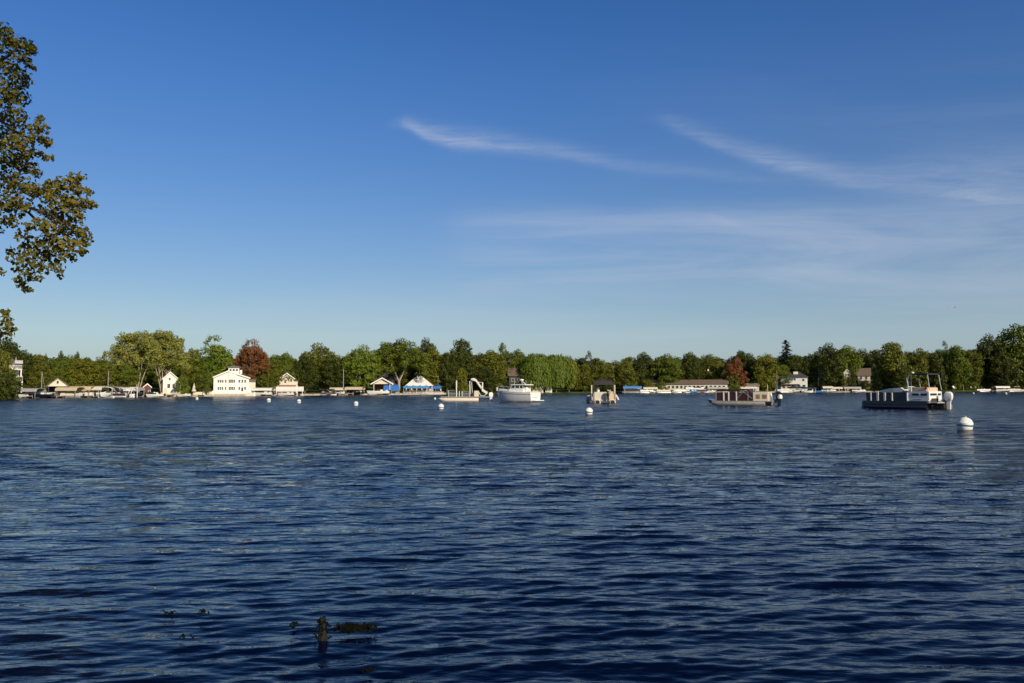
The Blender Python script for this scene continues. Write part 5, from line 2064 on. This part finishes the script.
place('run_w', 807, -6, 170, 'white motorboat afloat right of the navy canopies', 0, .9)
place('run_b', 820, -5, 2, 'low light blue motorboat in front of the pale slender post', 0, .9)
lift('c', 827, -2, 84, 'cream canopied boat lift at the foot of the big dark tree', (1.0, .75, .98))
lift('c', 836, -1, 88, 'cream canopied boat lift second from the foot of the big dark tree', (1.0, .8, .86))
place('run_w', 829, -2, 5, 'white motorboat under the cream canopies of the dark tree', .3, 1.0)
place('run_w', 858, -5, 12, 'white motorboat with slanting bow below the brown roofed chalet', .1, 1.1)
lift('g', 851, -1, 88, 'grey canopied boat lift below the narrow cream gabled house', (1.1, 1.3, .88))
place('pon_w', 984, -3, 4, 'white pontoon boat near the red kayak on the right shore', .05, .9)
lift('w', 1001, -2, 88, 'small white canopied boat lift near the right edge', (1.0, 1.1, .93))
place('run_w', 1001, -2, 2, 'white motorboat under the small white canopy near the right edge', .3, .9)
place('pon_c', 1014, -3, 6, 'tan topped pontoon boat second from the right edge', .05, .95)
place('run_w', 1022, -2, 4, 'white motorboat at the very right edge of the shore', .1, 1.0)
# red kayak
s = Site(989, -4, 0)
t = thing('kayak', 'small red kayak afloat left of the small white canopy', 'kayak', s.loc(), R(6))
part('hull', MB().rings([[(x_, -w_, z_), (x_, -w_ * .6, .0), (x_, w_ * .6, .0), (x_, w_, z_), (x_, 0, z_ + .12)] for x_, w_, z_ in ((-2, .03, .4), (-1.2, .28, .26), (0, .38, .22), (1.2, .28, .26), (2, .03, .4))]), red, t, True)
part('cockpit', MB().lathe([(.28, 0), (.3, .05), (.2, .06)], (0, 0, .33), 12), blackp, t)


# lawn chairs on the right shore
def make_chair():
    t = thing('lawn_chair', '', 'chair')
    part('seat', MB().box(-.32, .32, -.3, .35, .38, .44), white, t)
    part('backrest', MB().prismx([(.3, .44), (.38, .44), (.62, 1.15), (.54, 1.15)], -.32, .32), white, t)
    for xx in (-.3, .3):
        for yy in (-.28, .32):
            part('leg', MB().box(xx - .03, xx + .03, yy - .03, yy + .03, 0, .38), white, t)
    return t


ch0 = make_chair()
for i, (px, lb) in enumerate(((972, 'white lawn chair on the dark grass, left one of the bright pair'), (975.5, 'white lawn chair on the dark grass, right one of the bright pair'),
                              (983, 'white lawn chair alone above the white pontoon boat'), (954.5, 'pale lawn chair alone in deep shade right of the navy boat'))):
    o = ch0 if i == 0 else copy_tree(ch0)
    D = shoreD(px) + 9
    o.location = (GX(px, D), D, 1.35)
    o.rotation_euler = (0, 0, R([20, -15, 40, 10][i]))
    o.scale = (1.5, 1.5, 1.4)
    o['label'] = lb
    o['group'] = 'lawn chairs on the right shore'
# umbrella
s = Site(194, 4)
t = thing('patio_umbrella', 'closed cream patio umbrella right of the light green shrub', 'umbrella', s.loc())
part('canopy', MB().lathe([(.75, 1.0), (.65, 1.2), (.4, 2.3), (.12, 3.2), (.03, 3.5)], (0, 0, 0), 8), cream, t)
part('pole', MB().tube([(0, 0, -.3), (0, 0, 3.6)], .05, 6), white, t)
s = Site(202, 3)
t = thing('retaining_wall', 'low cream wall between the shrub and the big white lake house', 'wall', s.loc())
part('wall', MB().box(s.x(193), s.x(206), 0, .4, -.5, .9), cream, t)
part('pillar', MB().box(s.x(203.2), s.x(205), -.1, .5, -.5, 1.9, .05), white, t)


# ------------------------------------------------------------------ people on the terrace (tiny)
def person_mesh(arm):
    me = bpy.data.meshes.new('person')
    J = [(0, 0, .95), (0, 0, 1.15), (0, 0, 1.38), (0, 0, 1.5), (0, -.01, 1.6), (0, -.01, 1.72),
         (-.11, 0, .9), (-.12, -.02, .5), (-.13, .02, .08), (-.13, -.12, .03),
         (.11, 0, .9), (.13, .03, .5), (.14, .06, .08), (.14, -.08, .03),
         (-.19, 0, 1.4), (-.25, .02, 1.13), (-.26, -.08 - arm, .9 + arm), (-.26, -.12 - arm, .82 + arm),
         (.19, 0, 1.4), (.26, .02, 1.13), (.27, -.06, .9), (.27, -.09, .81)]
    E = [(0, 1), (1, 2), (2, 3), (3, 4), (4, 5), (0, 6), (6, 7), (7, 8), (8, 9), (0, 10), (10, 11), (11, 12), (12, 13), (2, 14), (14, 15), (15, 16), (16, 17), (2, 18), (18, 19), (19, 20), (20, 21)]
    Rd = [.15, .14, .16, .06, .1, .09, .09, .06, .045, .04, .09, .06, .045, .04, .06, .045, .035, .035, .06, .045, .035, .035]
    me.from_pydata(J, E, [])
    o = bpy.data.objects.new('tmp_person', me)
    col.objects.link(o)
    m = o.modifiers.new('skin', 'SKIN')
    for i, r_ in enumerate(Rd):
        me.skin_vertices[0].data[i].radius = (r_, r_ * .8)
    me.skin_vertices[0].data[0].use_root = True
    sb = o.modifiers.new('sub', 'SUBSURF')
    sb.levels = 1
    dg = bpy.context.evaluated_depsgraph_get()
    out = bpy.data.meshes.new_from_object(o.evaluated_get(dg))
    bpy.data.objects.remove(o)
    out.name = 'person'
    out.materials.clear()
    for q in (skin, navyp, white, roofdark):
        out.materials.append(q)
    for p in out.polygons:
        c = p.center
        p.use_smooth = True
        p.material_index = 3 if (c.z > 1.68 or (c.z > 1.6 and c.y > 0)) else (0 if c.z > 1.47 or (abs(c.x) > .21 and c.z < 1.2) or c.z < .42 and c.z > .1 else (2 if c.z > .93 else 1))
    return out


PM = [person_mesh(0), person_mesh(.22)]
shirts = [('white shirt', white), ('red shirt', red), ('blue shirt', blue), ('orange shirt', orange), ('dark shirt', blackp), ('pink shirt', beige), ('yellow shirt', yellow)]
for i, (px, back, where) in enumerate(((387.5, 2.2, 'under the deep blue canopy left of the tree'), (395, 1.8, 'at the right pole of the left blue canopy'),
                                       (406, 1.9, 'at the left end of the light blue awning'), (412.5, 2.2, 'under the light blue awning left of its middle'),
                                       (424, 1.8, 'under the right part of the light blue awning'), (433, 2.0, 'under the deep blue canopy at the right'),
                                       (440.5, 1.5, 'at the right corner of the right blue canopy'))):
    o = bpy.data.objects.new('person', PM[i % 2])
    col.objects.link(o)
    D = shoreD(px) + back
    o.location = (GX(px, D), D, .46)
    o.rotation_euler = (0, 0, random.uniform(-1.2, 1.2))
    o.scale = (1.05, 1.05, 1.02)
    o.material_slots[2].link = 'OBJECT'
    o.material_slots[2].material = shirts[i][1]
    tag(o, 'standing person in a %s %s' % (shirts[i][0], where), 'person', 'people on the terrace under the canopies')


# ------------------------------------------------------------------ buoys
def buoy_proto():
    t = thing('mooring_buoy', '', 'buoy')
    n = 22
    prof = [(.05, -.30), (.2, -.26), (.31, -.16), (.335, 0.0), (.335, .06), (.325, .11), (.345, .12), (.345, .17), (.32, .19), (.29, .27), (.23, .34), (.15, .39), (.07, .415), (.02, .42)]
    part('ball', MB().lathe(prof, (0, 0, 0), n), buoyw, t, True)
    part('band', MB().lathe([(.338, .0), (.343, .005), (.343, .075), (.336, .08)], (0, 0, 0), n), buoyb, t)
    part('eyelet', MB().lathe([(.05, .41), (.05, .47), (.02, .48)], (0, 0, 0), 8), alum, t)
    return t


bp0 = buoy_proto()
BU = [(965, 431.2, 15.5, 'large white buoy with blue band in front of the navy pontoon boat'), (589, 415.0, 8, 'white buoy in front of the charcoal bimini boat'),
      (441, 409.6, 6.2, 'white buoy below the bow of the raft boat with the slide'), (356, 406.2, 5, 'white buoy alone below the full bright green tree'),
      (299, 403.4, 4.2, 'white buoy right of the cream cottage, lower right of a pair'), (268.8, 402.4, 4.2, 'white buoy below the red brown autumn tree, left of a pair'),
      (197, 400.2, 3.0, 'tiny white buoy below the patio umbrella'), (435, 400.0, 2.4, 'tiny white buoy just left of the raft boat bow'),
      (491.5, 402.2, 3.4, 'small white buoy between the slide boat and the cruiser'), (133.5, 398.2, 2.4, 'tiny white buoy below the slanting white frame'),
      (113.5, 398.6, 2.4, 'tiny white buoy in front of the grey canopied boat lift'), (1006, 394.8, 2.2, 'tiny white buoy below the small white canopy at the right edge'),
      (973.5, 394.4, 1.8, 'tiny white buoy below the white lawn chairs')]
for i, (px, py, d, lb) in enumerate(BU):
    o = bp0 if i == 0 else copy_tree(bp0)
    D = WD(px, py - 0.4)
    D = min(D, shoreD(px) - 9)
    o.location = (P(px, py, D).x, D, .21 * d * D / F / .72)
    sc = d * D / F / .72
    o.scale = (sc, sc, sc)
    o.rotation_euler = (R(random.uniform(-7, 7)), R(random.uniform(-7, 7)), random.uniform(0, 6))
    o['label'] = lb
    o['group'] = 'white mooring buoys on the lake'

# gull
p = P(952.5, 308, 120)
t = thing('gull', 'tiny white gull flying above the right shore', 'bird', p, R(35))
part('body', MB().rings([[(x_ * 1.0, r_ * math.cos(a), z_ + r_ * math.sin(a)) for a in np.linspace(0, 2 * PI, 9)[:-1]] for x_, r_, z_ in
                         ((-.24, .005, 0), (-.2, .025, 0), (-.12, .045, .0), (0, .06, 0), (.12, .045, .0), (.24, .02, .01), (.3, .035, .01), (.34, .005, .01))])
     .add([(.08, .03, .03), (.1, .3, .13), (-.02, .62, .05), (-.08, .3, .11), (-.08, .03, .03)], [(0, 1, 2, 3, 4)])
     .add([(.08, -.03, .03), (.1, -.3, .13), (-.02, -.62, .05), (-.08, -.3, .11), (-.08, -.03, .03)], [(0, 1, 2, 3, 4)]), white, t)

# ------------------------------------------------------------------ the near tree on the left bank
TX, TY = -18.5, 13.5
rg = np.random.default_rng(55)
t = thing('cottonwood_tree', 'large near tree leaning in from the left with yellowing leaves over the water', 'tree', (TX, TY, .5))
D = 17.0


def LP(px, py, d=D):
    p_ = P(px, py, d)
    return (p_.x - TX, p_.y - TY, p_.z - .5)


# clumps seen in the photo: px, py, radius px, leaves
CL = [(4, 32, 10, 34), (14, 42, 10, 44), (28, 46, 7, 22), (8, 56, 14, 60), (26, 58, 6, 14), (33, 50, 5, 14), (10, 75, 14, 70), (22, 78, 9, 34), (4, 95, 15, 75), (18, 95, 10, 42), (29, 66, 4, 7), (33, 68, 3, 5),
      (8, 118, 14, 70), (20, 115, 7, 22), (4, 140, 16, 80), (18, 145, 14, 70), (32, 135, 10, 40), (41, 128, 7, 20), (46, 142, 6, 16), (38, 155, 6, 14), (50, 158, 4, 8), (40, 120, 5, 10),
      (10, 165, 14, 70), (25, 162, 10, 44), (36, 172, 6, 14), (6, 185, 14, 70), (22, 185, 12, 56), (34, 190, 8, 26), (8, 208, 13, 60), (22, 205, 9, 34), (2, 225, 9, 24), (13, 222, 6, 14),
      (45, 195, 9, 34), (55, 188, 9, 36), (66, 184, 9, 34), (74, 178, 6, 18), (82, 176, 4, 9), (79, 189, 7, 22), (89, 192, 4, 9), (60, 202, 11, 52), (75, 203, 10, 44), (87, 203, 6, 18), (94, 204, 3, 5),
      (48, 212, 9, 36), (64, 218, 12, 58), (79, 216, 7, 22), (52, 228, 10, 44), (68, 232, 11, 52), (82, 231, 7, 22), (86, 240, 6, 16), (77, 245, 8, 26), (60, 245, 11, 50), (46, 242, 8, 26),
      (83, 252, 4, 8), (68, 256, 7, 22), (52, 258, 9, 32), (38, 255, 8, 24), (32, 245, 6, 12), (26, 240, 8, 12), (20, 250, 8, 12), (14, 258, 6, 8), (10, 252, 4, 5), (28, 262, 9, 22), (20, 268, 7, 12), (40, 268, 8, 24), (58, 268, 6, 14),
      (26, 276, 6, 14), (36, 278, 6, 14), (60, 276, 3, 5), (22, 284, 5, 11), (28, 289, 4, 9), (18, 280, 4, 6), (30, 228, 6, 10), (22, 234, 5, 6), (40, 225, 7, 16),
      (1, 272, 4, 8), (2, 318, 8, 20), (8, 322, 5, 9), (4, 332, 9, 24), (11, 330, 4, 6), (5, 312, 4, 6)]
lc, ln_ = [], []
for px, py, r_, n in CL:
    d0 = D + rg.uniform(-.8, .8)
    c = np.array(LP(px, py, d0))
    rm = r_ * d0 / F
    n = int(n * 2.9)
    d = rg.normal(0, 1, (n, 3))
    d /= np.linalg.norm(d, axis=1)[:, None]
    lc.append(c + d * rm * (rg.uniform(.05, 1.0, (n, 1)) ** .45) * np.array([1, 1.8, 1]))
    ln_.append(d + np.array([.25, -.3, .2]))
# rest of the crown, outside the frame
off = []
tr = 0
while len(off) < 520 and tr < 60000:
    tr += 1
    q = rg.normal(0, 1, 3)
    q /= np.linalg.norm(q)
    q *= rg.uniform(.3, 1) ** .4
    c = np.array([q[0] * 6.0 + .8, q[1] * 6.5 + .4, 9.0 + q[2] * 6.5])
    wx, wy, wz = c[0] + TX, c[1] + TY, c[2] + .5
    if wy > 1 and wx / wy > -.70 and not (wz > 2.3 + wy * .60 and wx / wy > -.70 and wx / wy < -.50):
        continue
    off.append(c)
for q in range(150):
    px, el, dd = rg.uniform(-120, 105), rg.uniform(.57, 1.15), rg.uniform(11, 17)
    if px > 60 and rg.uniform() < .5:
        continue
    off.append(np.array([(px - 512) / F * dd - TX, dd - TY, 2.1 + dd * el - .5]))
for c in off:
    n = 60
    r_ = rg.uniform(.5, 1.0)
    d = rg.normal(0, 1, (n, 3))
    d /= np.linalg.norm(d, axis=1)[:, None]
    lc.append(c + d * r_ * (rg.uniform(.1, 1.0, (n, 1)) ** .45))
    ln_.append(d)
lc = np.concatenate(lc)
ln_ = np.concatenate(ln_)
# leaf: six sided rounded blade with a slight fold
n = len(lc)
nn = ln_ + rg.normal(0, .75, (n, 3))
nn /= np.linalg.norm(nn, axis=1)[:, None]
tt = np.cross(nn, rg.normal(0, 1, (n, 3)))
tt /= np.linalg.norm(tt, axis=1)[:, None]
bb = np.cross(nn, tt)
sz = rg.uniform(.020, .050, (n, 1))
pts = [lc - tt * sz * 1.1, lc - tt * sz * .35 - bb * sz * .95 + nn * sz * .25, lc + tt * sz * .6 - bb * sz * .6 + nn * sz * .15, lc + tt * sz * 1.25,
       lc + tt * sz * .6 + bb * sz * .6 + nn * sz * .15, lc - tt * sz * .35 + bb * sz * .95 + nn * sz * .25]
vv = np.stack(pts, 1).reshape(-1, 3)
ff = np.arange(6 * n).reshape(-1, 6)
a_ = ff[:, [0, 1, 2, 3]]
b_ = ff[:, [0, 3, 4, 5]]
cm = npmesh('crown', vv, np.concatenate([a_, b_]), smooth=False)
cm.materials.append(LEAF['near'])
o = bpy.data.objects.new('crown', cm)
col.objects.link(o)
o.parent = t
tb = MB()
tb.tube([(0, 0, -1), (0, 0, 0), (.2, .1, 2.5), (.5, .2, 5), (.4, .3, 8), (.6, .3, 11), (.9, .2, 14)], [.62, .5, .42, .36, .28, .18, .05], 12)
part('trunk', tb, barknear, t, True)


def limb(pts, r0):
    mb = MB()
    k_ = len(pts)
    mb.tube(pts, [r0 * (1 - .9 * i / (k_ - 1)) for i in range(k_)], 7)
    return mb


part('limb', limb([(.3, .1, 3.5), (2.5, 1.2, 4.4), LP(-60, 225), LP(-10, 206), LP(20, 205), LP(50, 214), LP(68, 212), LP(84, 200)], .075), barknear, t, True)
part('limb', limb([LP(28, 212), LP(48, 232), LP(55, 250), LP(40, 268), LP(27, 284)], .03), barknear, t, True)
part('limb', limb([LP(50, 214), LP(66, 226), LP(80, 236)], .022), barknear, t, True)
part('limb', limb([(.4, .2, 5), (3, 1.6, 6.2), LP(-40, 130), LP(0, 120), LP(20, 135), LP(40, 140)], .08), barknear, t, True)
part('limb', limb([(.4, .3, 7), (3, 1.8, 8), LP(-30, 70), LP(5, 58), LP(20, 46), LP(30, 48)], .07), barknear, t, True)
part('limb', limb([(.4, .2, 6), (2.5, 2, 6.0), LP(-30, 185), LP(5, 178), LP(30, 172)], .07), barknear, t, True)
part('limb', limb([(.3, .2, 1.8), (2.0, 1.6, 2.0), LP(-50, 335), LP(-5, 326), LP(8, 322)], .07), barknear, t, True)
for q in range(34):
    c = off[rg.integers(len(off))]
    part('limb', limb([(.4, .2, min(c[2] * .7, 10)), (c[0] * .5, c[1] * .5, c[2] * .9), tuple(c)], .12), barknear, t, True)

# overhanging dark shrub on the point at the left edge
tree(3, 372, 36, 'bush', 'dark', -30, 'dark bush hanging over the water at the left edge of the frame', var=0, base=-.3)
tree(-22, 360, 34, 'bush', 'dark', -34, 'taller dark bush just cut by the left edge of the frame', var=1, base=-.3)

# ------------------------------------------------------------------ things breaking the surface in front
def near_site(px, py):
    D_ = WD(px, py)
    return (GX(px, D_), D_, 0.0), D_ / F


loc, k = near_site(325, 640)
t = thing('submerged_stump', 'dark weedy stump poking out of the water in the foreground', 'stump', loc)
rs = []
rgs = random.Random(4)
for zz, r_ in ((-.25, 5.2), (-.03, 4.8), (5 * k, 4.0), (11 * k, 3.0), (17 * k, 3.4), (22 * k, 1.8)):
    rs.append([(r_ * k * (1 + rgs.uniform(-.3, .3)) * math.cos(a), r_ * k * (1 + rgs.uniform(-.3, .3)) * math.sin(a), zz + rgs.uniform(-1, 1) * k * (zz > 0)) for a in np.linspace(0, 2 * PI, 10)[:-1]])
part('trunk', MB().rings(rs), mud, t, True)
rgn = np.random.default_rng(3)


def weedm(n, w_, h_, seed, ln=(3, 9)):
    mb = MB()
    r_ = random.Random(seed)
    for q in range(n):
        x0_, y0_ = r_.gauss(0, w_ * .4) * k, r_.gauss(0, 3) * k
        a = r_.uniform(0, 6.28)
        l_ = r_.uniform(*ln) * k
        z0 = r_.uniform(0, h_) * k
        p = [(x0_, y0_, z0 - 2 * k), (x0_ + l_ * .5 * math.cos(a), y0_ + l_ * .3 * math.sin(a), z0 + r_.uniform(0, .3) * l_), (x0_ + l_ * math.cos(a), y0_ + l_ * .5 * math.sin(a), z0 - r_.uniform(0, .3) * l_)]
        mb.tube(p, [.9 * k, .7 * k, .2 * k], 4)
    return mb


part('weed', weedm(60, 6, 22, 1, (2, 6)), weed, t)
for px, py, n, w_, h_, lb, sd in ((356, 634, 260, 20, 5, 'long dark mat of floating weed right of the stump', 5), (297, 629, 9, 5, 2.5, 'small dark tuft of weed left of the stump', 6),
                                  (207, 617, 6, 7, 4, 'thin crooked weed stems sticking out left in the foreground', 7), (172, 618, 6, 6, 1.5, 'small dark weed patch at far left of the foreground weeds', 8),
                                  (190, 640, 6, 14, 1.2, 'flat weed fragments near the bottom left of the foreground', 9), (370, 676, 9, 9, 1.2, 'faint weed fragment at the bottom below the stump', 10)):
    loc, k = near_site(px, py)
    o = part('water_weed', weedm(n, w_, h_, sd), weed)
    o.location = (loc[0], loc[1], .035)
    tag(o, lb, 'weed', 'weeds breaking the surface near the camera')
